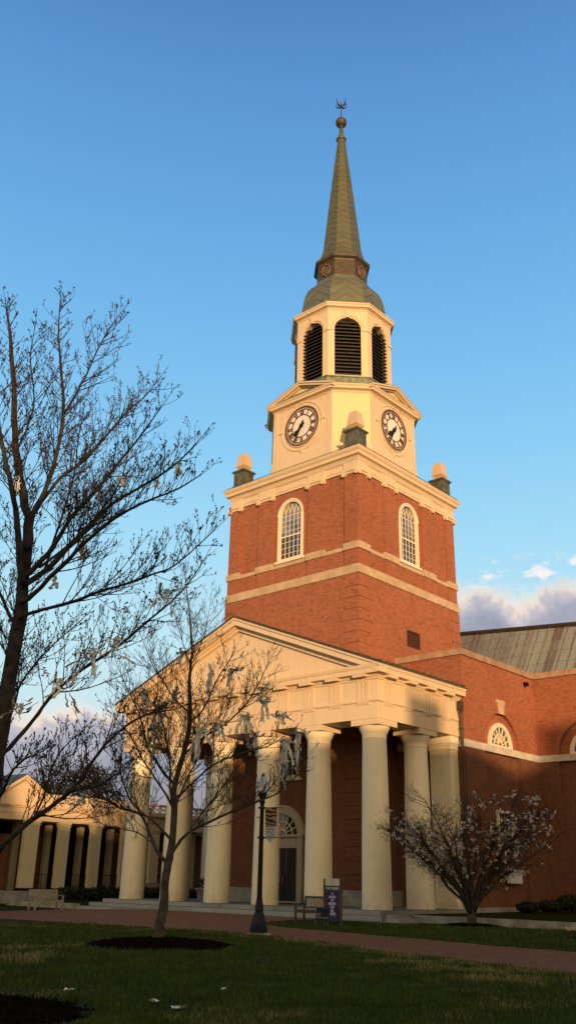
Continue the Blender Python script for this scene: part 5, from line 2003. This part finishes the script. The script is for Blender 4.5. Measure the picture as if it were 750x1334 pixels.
SMID = [(14.13, -15.17, 6.92, 0.53, 1), (13.62, -15.63, 6.9, 0.89, 0), (14.79, -14.59, 6.5, 0.35, 1), (15.18, -14.24, 5.81, 0.22, 1), (14.41, -14.93, 5.49, 0.74, 2), (14.61, -14.75, 5.01, 0.65, 2), (13.46, -15.77, 4.91, 0.95, 2), (12.54, -16.6, 5.01, 0.86, 1), (12.58, -16.56, 5.8, 0.61, 2), (12.23, -16.88, 6.2, 0.53, 1), (15.29, -14.14, 4.63, 1.07, 2), (15.58, -13.88, 4.89, 1.03, 1), (13.05, -16.14, 7.42, 0.49, 1), (13.53, -15.71, 5.61, 0.39, 0), (13.86, -15.42, 5.39, 0.48, 1), (11.18, -17.82, 3.48, 0.34, 1), (14.83, -14.55, 6.08, 0.48, 1), (12.9, -16.27, 6.46, 0.44, 0)]
SBIG = [(21.7, -26.05, 3.89, 0.45, 1), (22.72, -25.14, 5.27, 0.36, 1), (22.26, -25.55, 5.21, 0.18, 0), (21.73, -26.03, 6.11, 0.39, 0), (20.89, -26.78, 7.12, 0.31, 0), (22.08, -25.71, 7.23, 0.17, 0), (22.5, -25.34, 7.17, 0.16, 0), (22.71, -25.15, 7.44, 0.24, 0), (21.46, -26.27, 5.58, 0.2, 0), (21.29, -26.42, 3.66, 0.19, 1), (21.48, -26.25, 4.25, 0.15, 0), (21.97, -25.81, 4.38, 0.3, 1), (22.2, -25.6, 4.55, 0.33, 1)]



def smooth_path(p, k=3):
    """Catmull-Rom through the points"""
    out = []
    n = len(p)
    for i in range(n - 1):
        a, b, c, d = p[max(0, i - 1)], p[i], p[i + 1], p[min(n - 1, i + 2)]
        for j in range(k):
            t = j / k
            out.append(tuple(0.5 * ((2 * b[q]) + (-a[q] + c[q]) * t + (2 * a[q] - 5 * b[q] + 4 * c[q] - d[q]) * t * t + (-a[q] + 3 * b[q] - 3 * c[q] + d[q]) * t ** 3) for q in range(4)))
    out.append(tuple(p[-1]))
    return out


def twig(tw, bud, p, d, L, r, lvl, r_, up, budp, minr, sp, bsz):
    n = max(3, int(L / 0.16))
    pts, rad = [p], [r]
    q, dd = Vector(p), d.normalized()
    for i in range(n):
        t = (i + 1) / n
        dd = (dd + Vector((r_.gauss(0, .055), r_.gauss(0, .055), r_.gauss(0, .045) + up * (0.5 + t)))).normalized()
        q = q + dd * (L / n)
        pts.append(tuple(q))
        rad.append(max(minr, r * (1 - t) + minr * t))
    tw.tube(pts, rad, 4 if lvl else 3, False)
    if lvl > 0:
        m = max(2, int(L / sp))
        for i in range(m):
            t = r_.uniform(0.22, 0.97)
            k = min(n - 1, int(t * n))
            a, b = Vector(pts[k]), Vector(pts[k + 1])
            ax = (b - a).normalized()
            rv = Vector((r_.gauss(0, 1), r_.gauss(0, 1), r_.gauss(0.7, 0.8)))
            side = (rv - ax * rv.dot(ax)).normalized()
            ang = R(r_.uniform(24, 48))
            nd = ax * math.cos(ang) + side * math.sin(ang)
            twig(tw, bud, tuple(a.lerp(b, r_.random())), nd, L * r_.uniform(0.25, 0.5) * (1.15 - 0.5 * t), max(minr, rad[k] * 0.6), lvl - 1, r_, up, budp, minr, sp, bsz)
    if bud is not None:
        for i in range(1, n + 1):
            if r_.random() < budp:
                c = Vector(pts[i]) + Vector((r_.gauss(0, 1), r_.gauss(0, 1), r_.gauss(0, 1))) * bsz * 0.5
                s_ = bsz * r_.uniform(0.6, 1.4)
                bud.add([c + Vector((s_, 0, 0)), c + Vector((-s_ * .5, s_ * .8, 0)), c + Vector((-s_ * .5, -s_ * .8, 0)), c + Vector((0, 0, s_ * 1.3)), c - Vector((0, 0, s_))],
                        [(0, 1, 3), (1, 2, 3), (2, 0, 3), (1, 0, 4), (2, 1, 4), (0, 2, 4)])


def bare_tree(name, label, base, limbs, bark, seed, dens, sec, lvl, up, budp, minr, bsz, lens, budmat=BUD, twmat=TWIG, tmin=0.22):
    t = thing(name, label, 'tree', (base[0], base[1], gz(*base)))
    r_ = random.Random(seed)
    tr, tw, bd = MB(), MB(), MB()
    for li, l in enumerate(limbs):
        p = smooth_path(l)
        # knots and small bends so that no limb runs like a pipe
        pts = []
        for i, (x, y, z, r) in enumerate(p):
            w = min(r * 0.18, 0.011)
            pts.append((x + r_.gauss(0, w), y + r_.gauss(0, w), z, max(minr * 1.3, r * r_.uniform(0.93, 1.08))))
        if li == 0:
            x, y, z, r = pts[0]
            pts = [(x, y, -0.1, r * 1.45), (x, y, 0.10, r * 1.2), (x, y, 0.19, r * 1.08)] + [q for q in pts if q[2] > 0.2]
        tr.tube([q[:3] for q in pts], [q[3] for q in pts], 12 if li == 0 else 8)
        L = [0.0]
        for i in range(1, len(pts)):
            L.append(L[-1] + (Vector(pts[i][:3]) - Vector(pts[i - 1][:3])).length)
        tot = L[-1]
        start = tot * (0.35 if li == 0 else tmin)
        s_ = start
        while s_ < tot:
            i = max(j for j in range(len(L)) if L[j] <= s_)
            i = min(i, len(pts) - 2)
            f = (s_ - L[i]) / max(1e-6, L[i + 1] - L[i])
            a, b = Vector(pts[i][:3]), Vector(pts[i + 1][:3])
            q = a.lerp(b, f)
            ax = (b - a).normalized()
            rv = Vector((r_.gauss(0, 1), r_.gauss(0, 1), r_.gauss(0.7, 0.8)))
            side = (rv - ax * rv.dot(ax)).normalized()
            ang = R(r_.uniform(28, 55))
            t_ = s_ / tot
            ln = lens * r_.uniform(0.45, 1.15) * (1.1 - 0.75 * t_) * min(1.0, 0.4 + tot / 6.0)
            rr_ = min(pts[i][3] * 0.55, 0.004 + 0.0065 * ln)
            twig(tw, bd, tuple(q), ax * math.cos(ang) + side * math.sin(ang), ln, max(minr, rr_), lvl, r_, up, budp, minr, sec, bsz)
            s_ += dens * r_.uniform(0.5, 1.5)
        # the tip runs on into a twig
        a, b = Vector(pts[-2][:3]), Vector(pts[-1][:3])
        twig(tw, bd, tuple(b), (b - a), lens * 0.3, max(minr, pts[-1][3] * .8), lvl, r_, up, budp, minr, sec, bsz)
    o = tr.build('trunk', bark, t, True, (0, 0, 0))
    o2 = tw.build('twigs', twmat, t, True, (0, 0, 0))
    if bd.v:
        bd.build('buds', budmat, t, False, (0, 0, 0))
    return t


bare_tree('bare_tree', 'bare budding tree on the lawn before the portico, hung with white paper streamers', BM, MIDL, BARK, 5, 0.088, 0.165, 2, 0.045, 0.12, 0.0043, 0.015, 1.8)
bare_tree('bare_tree', 'large bare tree at the left edge, its branches full of dark buds against the sky', BB, BIGL, BARKD, 9, 0.070, 0.125, 2, 0.085, 0.40, 0.0027, 0.0115, 1.15)

# blossoming many-stemmed tree at right
def fan_tree(name, label, base, n, height, spread, seed, flowers, stems=None, haze=True):
    r_ = random.Random(seed)
    t = thing(name, label, 'tree', (base[0], base[1], base[2]))
    tr, tw, fl = MB(), MB(), MB()
    tr.tube([(0, 0, -0.1), (0, 0, 0.1), (0.01, 0, 0.35), (0.0, 0, 0.55)], [0.23, 0.18, 0.16, 0.14], 12)
    tips = []
    for k in range(n):
        a = 2 * PI * k / n + r_.uniform(-.3, .3)
        el = r_.uniform(0.30, 1.0)
        rad = spread * (1.0 - 0.55 * el) * r_.uniform(0.8, 1.1)
        top = height * (0.50 + 0.45 * el) * r_.uniform(0.9, 1.05)
        pts = [(0.05 * math.cos(a), 0.05 * math.sin(a), 0.32, 0.06)]
        m = 8
        for i in range(1, m + 1):
            q = i / m
            rr_ = rad * (q ** 1.15)
            z = 0.32 + (top - 0.32) * (q ** 0.85)
            pts.append((rr_ * math.cos(a) + r_.gauss(0, .06), rr_ * math.sin(a) + r_.gauss(0, .06), z + r_.gauss(0, .04), 0.055 * (1 - q) + 0.011))
        tr.tube([p[:3] for p in pts], [p[3] for p in pts], 7)
        for j in range(30):
            q = r_.uniform(0.28, 1.0)
            i = min(m - 1, int(q * m))
            p0, p1 = Vector(pts[i][:3]), Vector(pts[i + 1][:3])
            p = p0.lerp(p1, r_.random())
            out = Vector((p.x, p.y, 0))
            out = out.normalized() if out.length > .05 else Vector((math.cos(a), math.sin(a), 0))
            d = (out * r_.uniform(0.2, 1.0) + Vector((r_.gauss(0, .55), r_.gauss(0, .55), r_.uniform(0.0, 0.7)))).normalized()
            L = r_.uniform(0.5, 1.3) * height / 6
            twig(tw, None, tuple(p), d, L, 0.013, 1, r_, 0.03, 0, 0.005, 0.16, .01)
            tips.append((p + d * L * 0.9, q))
    # short dark twiglets massed towards the outside of the crown
    for p, q in tips:
        for j in range(22 if haze else 3):
            c = p + Vector((r_.gauss(0, .22), r_.gauss(0, .22), r_.gauss(0, .13)))
            d = Vector((r_.gauss(0, 1), r_.gauss(0, 1), r_.gauss(0.5, .7))).normalized() * r_.uniform(.08, .22)
            w = Vector((d.y, -d.x, 0.02)).normalized() * 0.008
            tw.add([c - w, c + w, c + d], [(0, 1, 2)])
    r_.shuffle(tips)
    for p, q in tips[:flowers]:
        for j in range(r_.randint(1, 4)):
            c = p + Vector((r_.gauss(0, .09), r_.gauss(0, .09), r_.gauss(0.03, .08)))
            for k in range(r_.randint(4, 7)):
                d = Vector((r_.gauss(0, 1), r_.gauss(0, 1), r_.gauss(.4, .8))).normalized()
                s_ = d.cross(Vector((r_.gauss(0, 1), r_.gauss(0, 1), r_.gauss(0, 1)))).normalized() * r_.uniform(.018, .03)
                L = r_.uniform(.06, .125)
                fl.add([c, c + d * L * .55 + s_, c + d * L + Vector((0, 0, -.015)), c + d * L * .55 - s_], [(0, 1, 2, 3)])
    tr.build('trunk', BARK, t, True, (0, 0, 0))
    tw.build('twigs', HAZE, t, True, (0, 0, 0))
    fl.build('blossom', PETAL, t, False, (0, 0, 0))
    return t


fan_tree('blossoming_tree', 'spreading many-stemmed tree with scattered white blossom in front of the right hand brick wall', (DW[0], DW[1], gz(*DW) + 0.05), 24, 4.9, 4.7, 12, 330)
fan_tree('blossoming_tree', 'small white-flecked bare tree cut by the left edge in front of the gabled pavilion', (-8.6, -10.2, 0.0), 12, 4.0, 1.7, 14, 60)

# evergreen and woodland trees behind the colonnade
def leafy_tree(name, label, base, h, rx, seed, mat, n=5200, clumps=15):
    r_ = random.Random(seed)
    t = thing(name, label, 'tree', base)
    m = MB()
    m.tube([(0, 0, 0), (0.05, 0, h * .35), (0.0, 0.1, h * .75)], [0.28, 0.2, 0.06], 9)
    ends = []
    for k in range(clumps):
        a = r_.uniform(0, 2 * PI)
        z = h * r_.uniform(0.45, 0.95)
        q = rx * math.sqrt(max(0.05, 1 - ((z / h - 0.62) / 0.42) ** 2)) * r_.uniform(0.35, 0.85)
        e = Vector((q * math.cos(a), q * math.sin(a), z))
        ends.append(e)
        m.tube([(0, 0, z * .55), tuple(e * .55 + Vector((0, 0, z * .3))), tuple(e)], [.09, .05, .02], 5)
    m.build('trunk', BARKD, t, True, (0, 0, 0))
    c = MB()
    for e in ends:
        leafball(c, tuple(e), rx * r_.uniform(.32, .5), rx * r_.uniform(.22, .36), n // clumps, 0.15, r_)
    c.build('crown', mat, t, False, (0, 0, 0))
    return t


leafy_tree('evergreen_tree', 'dark broad evergreen tree rising behind the colonnade balustrade', (-28, 9.6, 0), 9.3, 4.0, 3, EVERG)
leafy_tree('evergreen_tree', 'dark evergreen seen through the bays behind the colonnade', (-31, 20, 0), 6.5, 3.6, 4, EVERG, 2600)

# ------------------------------------------------------------------ paper streamers in the trees
def ribbon(m, pts, w, r_, tw=0.0):
    """soft paper strip along a hanging path"""
    n = len(pts)
    a = r_.uniform(0, PI)
    vs = []
    for i, p in enumerate(pts):
        p = Vector(p)
        a += r_.gauss(0, 0.28) + tw
        s_ = Vector((math.cos(a), math.sin(a), r_.gauss(0, .12))) * w * 0.5 * r_.uniform(0.75, 1.15)
        vs += [p - s_, p + s_]
    m.add(vs, [(2 * i, 2 * i + 1, 2 * i + 3, 2 * i + 2) for i in range(n - 1)])


def streamer(p, L, kind, label, seed, wf=1.0):
    r_ = random.Random(seed)
    m = MB()
    p = Vector(p)
    if kind == 0:
        q = [p + Vector((r_.gauss(0, .02), r_.gauss(0, .02), L * (.5 - i / 9))) for i in range(10)]
        ribbon(m, q, 0.12 * wf, r_)
        ribbon(m, [x + Vector((.05, .02, -.05)) for x in q[2:8]], 0.09 * wf, r_)
    else:
        strands = 4 if kind == 1 else 7
        for k in range(strands):
            l = L * r_.uniform(.45, 1.1)
            x, y = r_.gauss(0, .075 * (1 + .35 * kind)), r_.gauss(0, .075 * (1 + .35 * kind))
            q = []
            for i in range(9):
                f = i / 8
                q.append(p + Vector((x * (.3 + f) + r_.gauss(0, .015), y * (.3 + f) + r_.gauss(0, .015), L * .5 - l * f + (0.05 if i == 0 else 0))))
            ribbon(m, q, 0.075 * wf, r_)
        # wound round the branch
        q = [p + Vector((.13 * math.cos(t * .9) * (1 + .15 * kind), .13 * math.sin(t * .9), L * .5 + .05 * math.sin(t * 1.7) + .012 * t - .06)) for t in range(16)]
        ribbon(m, q, 0.07 * wf, r_)
        q = [p + Vector(((i - 6) * .06, r_.gauss(0, .05), L * .5 + .07 * math.sin(i * 1.1))) for i in range(13)]
        ribbon(m, q, 0.06 * wf, r_)
    o = m.build('paper_streamer', PAPER, None, True)
    return tag(o, label, 'streamer', 'white paper streamers thrown into the bare trees')


LM = ['ragged paper bunch in front of the pediment base, upper right of the middle tree',
      'long single paper strip hanging before the frieze, right of the middle tree leader',
      'loose paper tangle on the right side twigs in front of the frieze',
      'torn paper draped on outer right twigs above the fourth column capital',
      'wide tangle of paper caught above the lamp post, before the third capital',
      'paper tangle directly over the lamp globe, beside the fourth column capital',
      'thick tasselled paper bunch hanging between the second and third columns',
      'long paper tails hanging right of the leftmost column capital',
      'paper bunch over the frieze just left of the middle tree leader',
      'small paper knot left of the leader in front of the far end of the cornice',
      'tasselled paper hanging at the tip of the lowest right branch beside the arched doorway',
      'twisted paper loop at the branch tip in front of the window over the door',
      'paper bunch high on the leader, crossing the left raking cornice',
      'short paper strip in front of the third capital',
      'small paper scrap to the right of the third capital',
      'paper knot low on the left branches in front of the colonnade balustrade',
      'paper twist in front of the architrave, above the lamp post and right of it',
      'thin paper strip in the crown in front of the pediment left end']
for (x, y, z, l, k), lab in zip(SMID, LM):
    streamer((x, y, z), l * 1.1, k, lab, int(x * 100 + z * 31) & 1023, 1.35)
LB = ['broad white paper bunch hanging low in the large left tree, over the purple cloud',
      'paper bunch at the right tips of the large left tree beside the tower foot',
      'pale paper scrap in the lower right branches of the large left tree',
      'curled paper strip in the middle of the large left tree',
      'pale paper strip beside the trunk of the large left tree, highest on the left',
      'small pale scrap in the upper middle branches of the large left tree',
      'small pale scrap on an upper right branch of the large left tree',
      'paper strip at the outermost upper right branch of the large left tree',
      'paper strip close to the main fork of the large left tree',
      'paper tuft beside the trunk of the large left tree, above the gabled pavilion',
      'thin paper strip right of the trunk of the large left tree, below the fork',
      'paper tangle where the branches of the two bare trees cross, over the pale sky',
      'large paper tangle in the crossing branches, just left of the pediment']
for (x, y, z, l, k), lab in zip(SBIG, LB):
    streamer((x, y, z), l, k, lab, int(x * 77 + z * 57) & 1023, 0.6)
m = MB()
sw = [(11.35, -17.25, 7.66), (11.51, -17.12, 7.59), (11.79, -16.87, 7.37), (12.08, -16.61, 7.33), (12.29, -16.42, 7.52), (12.41, -16.31, 7.73), (12.44, -16.3, 7.9)]
ribbon(m, sw, 0.10, random.Random(2))
tag(m.build('paper_streamer', PAPER, None, True), 'paper strip sagging like a garland in the top left of the middle tree', 'streamer', 'white paper streamers thrown into the bare trees')

# scraps of paper on the grass
r_ = random.Random(6)
for (x, y), lab, s_ in (((21.87, -24.12), 'white paper scrap on the grass, left of the pair nearest the viewer', .07), ((22.62, -24.40), 'white torn paper on the grass nearest the bottom edge', .075),
                        ((20.1, -24.24), 'small white paper scrap on the grass left of the others', .05), ((21.54, -22.54), 'small pale scrap on the grass furthest right of the four', .045)):
    m = MB()
    for k in range(3):
        a = r_.uniform(0, 6.28)
        d = Vector((math.cos(a), math.sin(a), 0)) * s_
        q = Vector((-d.y, d.x, 0)) * .45
        c = Vector((x + r_.gauss(0, .04), y + r_.gauss(0, .04), gz(x, y) + .045))
        m.add([c - d - q, c + d * .8 - q + Vector((0, 0, .03)), c + d + q * .8, c - d * .7 + q + Vector((0, 0, .04))], [(0, 1, 2, 3)])
    tag(m.build('paper_scrap', PAPER), lab, 'litter', 'paper scraps on the grass')

# ------------------------------------------------------------------ the hall across the lawn, unseen behind the viewer: added so its roofline throws the shade line on the church
SD = Vector((0.773, -0.634, 0))      # towards the sun
SE = Vector((0.634, 0.773, 0))
EL = 3.0
LH = 112.0
RISE = LH * math.tan(R(EL))
hall = thing('unseen_brick_hall', 'long brick hall with chimneys facing the church across the lawn, unseen behind the viewer, roofline shaped to shade it', 'hall', tuple(SD * LH))
MH = Matrix(((SE.x, 0, SD.x, SD.x * LH), (SE.y, 0, SD.y, SD.y * LH), (0, 1, 0, 0), (0, 0, 0, 1)))
m = MB(MH)
prof_ = [(-60, 9.2), (-20, 9.2), (-13.6, 9.0), (-12.0, 5.5), (-6.0, 5.2), (-5.6, 7.0), (0.0, 7.35), (6.0, 7.55), (10.6, 7.75), (12.5, 7.5), (14.6, 7.05), (15.7, 7.5), (18.5, 8.6), (26, 9.6), (60, 9.6)]
pts = [(-60, -0.2), (60, -0.2)] + [(u, h + RISE) for u, h in reversed(prof_)]
m.plate(pts, [], -0.3, 0.3, True)
m.build('wall', BRICK, hall)
m = MB(MH)
for i in range(len(prof_) - 1):
    (u0, h0), (u1, h1) = prof_[i], prof_[i + 1]
    m.add([(u0, h0 + RISE, 0.3), (u1, h1 + RISE, 0.3), (u1, h1 + RISE - 3, 9), (u0, h0 + RISE - 3, 9)], [(0, 1, 2, 3)])
m.build('roof', SLATE, hall)
for u, w, h in ((7.95, 1.1, 9.55), (17.6, 1.0, 9.85)):
    m = MB(MH)
    m.plate(rect(u - w, u + w, RISE + 5, RISE + h), [], -0.6, 0.6, True)
    m.plate(rect(u - w - .1, u + w + .1, RISE + h - .35, RISE + h - .2), [], -0.7, 0.7, True)
    m.build('chimney', BRICK, hall)
m = MB(MH)
u = -55
while u < 58:
    for v in (2.0, 5.6):
        m.plate(rect(u - .6, u + .6, v, v + 2.0), [], -0.34, -0.31, True)
    u += 4.0
m.build('window', GLASS, hall)

# ------------------------------------------------------------------ sky
w = bpy.data.worlds.new('World')
scene.world = w
w.use_nodes = True
t = NT(w.node_tree)
for n in list(t.n):
    t.n.remove(n)
out = t.node('ShaderNodeOutputWorld')
bg = t.node('ShaderNodeBackground')
t.l.new(bg.outputs[0], out.inputs[0])
sky = t.node('ShaderNodeTexSky', sky_type='NISHITA')
sky.sun_disc = False
sky.sun_elevation = R(EL)
sky.sun_rotation = math.atan2(SD.x, SD.y)
sky.air_density = 1.0
sky.dust_density = 1.0
dirv = t.node('ShaderNodeTexCoord').outputs['Generated']
D3 = t.sep(dirv)
el = t.math('MULTIPLY', t.math('ARCSINE', t.math('MAXIMUM', t.math('MINIMUM', D3[2], 1.0), -1.0)), 180 / PI)
xr = t.dot(dirv, (0.7452, 0.6669, 0))
xf = t.dot(dirv, (-0.6669, 0.7452, 0))
az = t.math('MULTIPLY', t.math('ARCTAN2', xr, xf), 180 / PI)
SKYG = [(0.0, lin(196, 204, 214)), (0.13, lin(200, 225, 232)), (0.23, lin(188, 227, 240)), (0.34, lin(160, 215, 243)), (0.44, lin(136, 200, 241)), (0.55, lin(116, 184, 234)), (0.67, lin(101, 166, 224)), (0.79, lin(88, 147, 209)), (0.88, lin(77, 128, 191)), (0.96, lin(60, 100, 152)), (1.0, lin(40, 68, 104))]
grad = t.ramp(t.math('DIVIDE', el, 60.0, clamp=True), SKYG)
# cloud bank: low at left, higher at right, ragged top lit from the west
cn1 = t.noise(dirv, 7.0, 8, 0.58, 0.3)
cn2 = t.noise(dirv, 22.0, 7, 0.6, 0.2)
edge = t.math('ADD', 9.9, t.math('MULTIPLY', t.smooth(az, 2.0, 9.0), 7.6))
edge = t.math('ADD', edge, t.math('ADD', t.math('MULTIPLY', t.math('SUBTRACT', cn1, 0.5), 4.2), t.math('MULTIPLY', t.math('SUBTRACT', cn2, 0.5), 3.4)))
dep = t.math('SUBTRACT', edge, el)
east = t.smooth(xf, 0.0, 0.5)
cm = t.math('MULTIPLY', t.smooth(dep, -0.5, 1.1), east)
ccol = t.ramp(t.math('DIVIDE', t.math('ADD', dep, t.math('MULTIPLY', t.math('SUBTRACT', cn2, 0.5), 5.5)), 6.0, clamp=True),
              [(0.0, lin(238, 228, 222)), (0.10, lin(238, 218, 202)), (0.20, lin(200, 192, 198)), (0.38, lin(168, 168, 184)), (0.62, lin(150, 153, 172)), (1.0, lin(146, 143, 160))])
# small separate puffs above the bank at right
pv = t.comb(t.math('MULTIPLY', az, 0.52), t.math('MULTIPLY', el, 1.15), 3.3)
pn = t.noise(pv, 1.1, 5, 0.5, 0.1)
win = t.math('MULTIPLY', t.math('MULTIPLY', t.smooth(el, 16.8, 18.0), t.math('SUBTRACT', 1.0, t.smooth(el, 18.5, 19.6))), t.math('MULTIPLY', t.smooth(az, 10.0, 13.0), east))
pm = t.math('MULTIPLY', t.smooth(pn, 0.50, 0.66), win)
vis = t.mix(pm, grad, lin(246, 240, 240))
vis = t.mix(cm, vis, ccol)
# warm afterglow round the setting sun, on the far side of the sky
sd = t.dot(dirv, tuple(SD))
glow = t.math('MULTIPLY', t.smooth(sd, -0.15, 1.0), t.math('SUBTRACT', 1.0, t.smooth(el, 5.0, 70.0)))
gcol = t.mix(glow, (0, 0, 0, 1), (GLOWR, GLOWG, GLOWB, 1))
nis = t.mix(1.0, sky.outputs[0], (SKYK, SKYK, SKYK, 1), 'MULTIPLY')
visk = t.mix(t.smooth(sd, -0.35, 0.6), vis, (0.29, 0.245, 0.19, 1))
tot = t.mix(1.0, t.mix(1.0, visk, gcol, 'ADD'), nis, 'ADD')
t.l.new(tot, bg.inputs['Color'])
bg.inputs['Strength'].default_value = 1.0

# ------------------------------------------------------------------ sun
sl_ = bpy.data.lights.new('sun', 'SUN')
sl_.energy = SUNE
sl_.angle = R(0.5)
sl_.color = SUNC
so = bpy.data.objects.new('sun', sl_)
col.objects.link(so)
tov = Vector((SD.x * math.cos(R(EL)), SD.y * math.cos(R(EL)), math.sin(R(EL))))
so.rotation_euler = tov.to_track_quat('Z', 'Y').to_euler()
so.location = tuple(tov * 60)

# ------------------------------------------------------------------ camera
cam = bpy.data.cameras.new('camera')
cam.sensor_fit = 'VERTICAL'
cam.sensor_height = 24.0
cam.lens = 1164.05 / 1334 * 24.0
cam.clip_end = 3000
cam.clip_start = 0.1
co = bpy.data.objects.new('camera', cam)
col.objects.link(co)
pit, roll, yaw = 0.391391, -0.0216318, 0.7299979
fw = Vector((-math.sin(yaw), math.cos(yaw), 0))
rt = Vector((math.cos(yaw), math.sin(yaw), 0))
up = Vector((0, 0, 1))
F = fw * math.cos(pit) + up * math.sin(pit)
U = up * math.cos(pit) - fw * math.sin(pit)
cr, sr = math.cos(roll), math.sin(roll)
RX = rt * cr - U * sr
UY = rt * sr + U * cr
co.matrix_world = Matrix(((RX.x, UY.x, -F.x, 32.352), (RX.y, UY.y, -F.y, -33.331), (RX.z, UY.z, -F.z, 1.6), (0, 0, 0, 1)))
scene.camera = co
scene.view_settings.view_transform = 'Standard'
scene.view_settings.look = 'None'
scene.view_settings.exposure = 0
scene.view_settings.gamma = 1
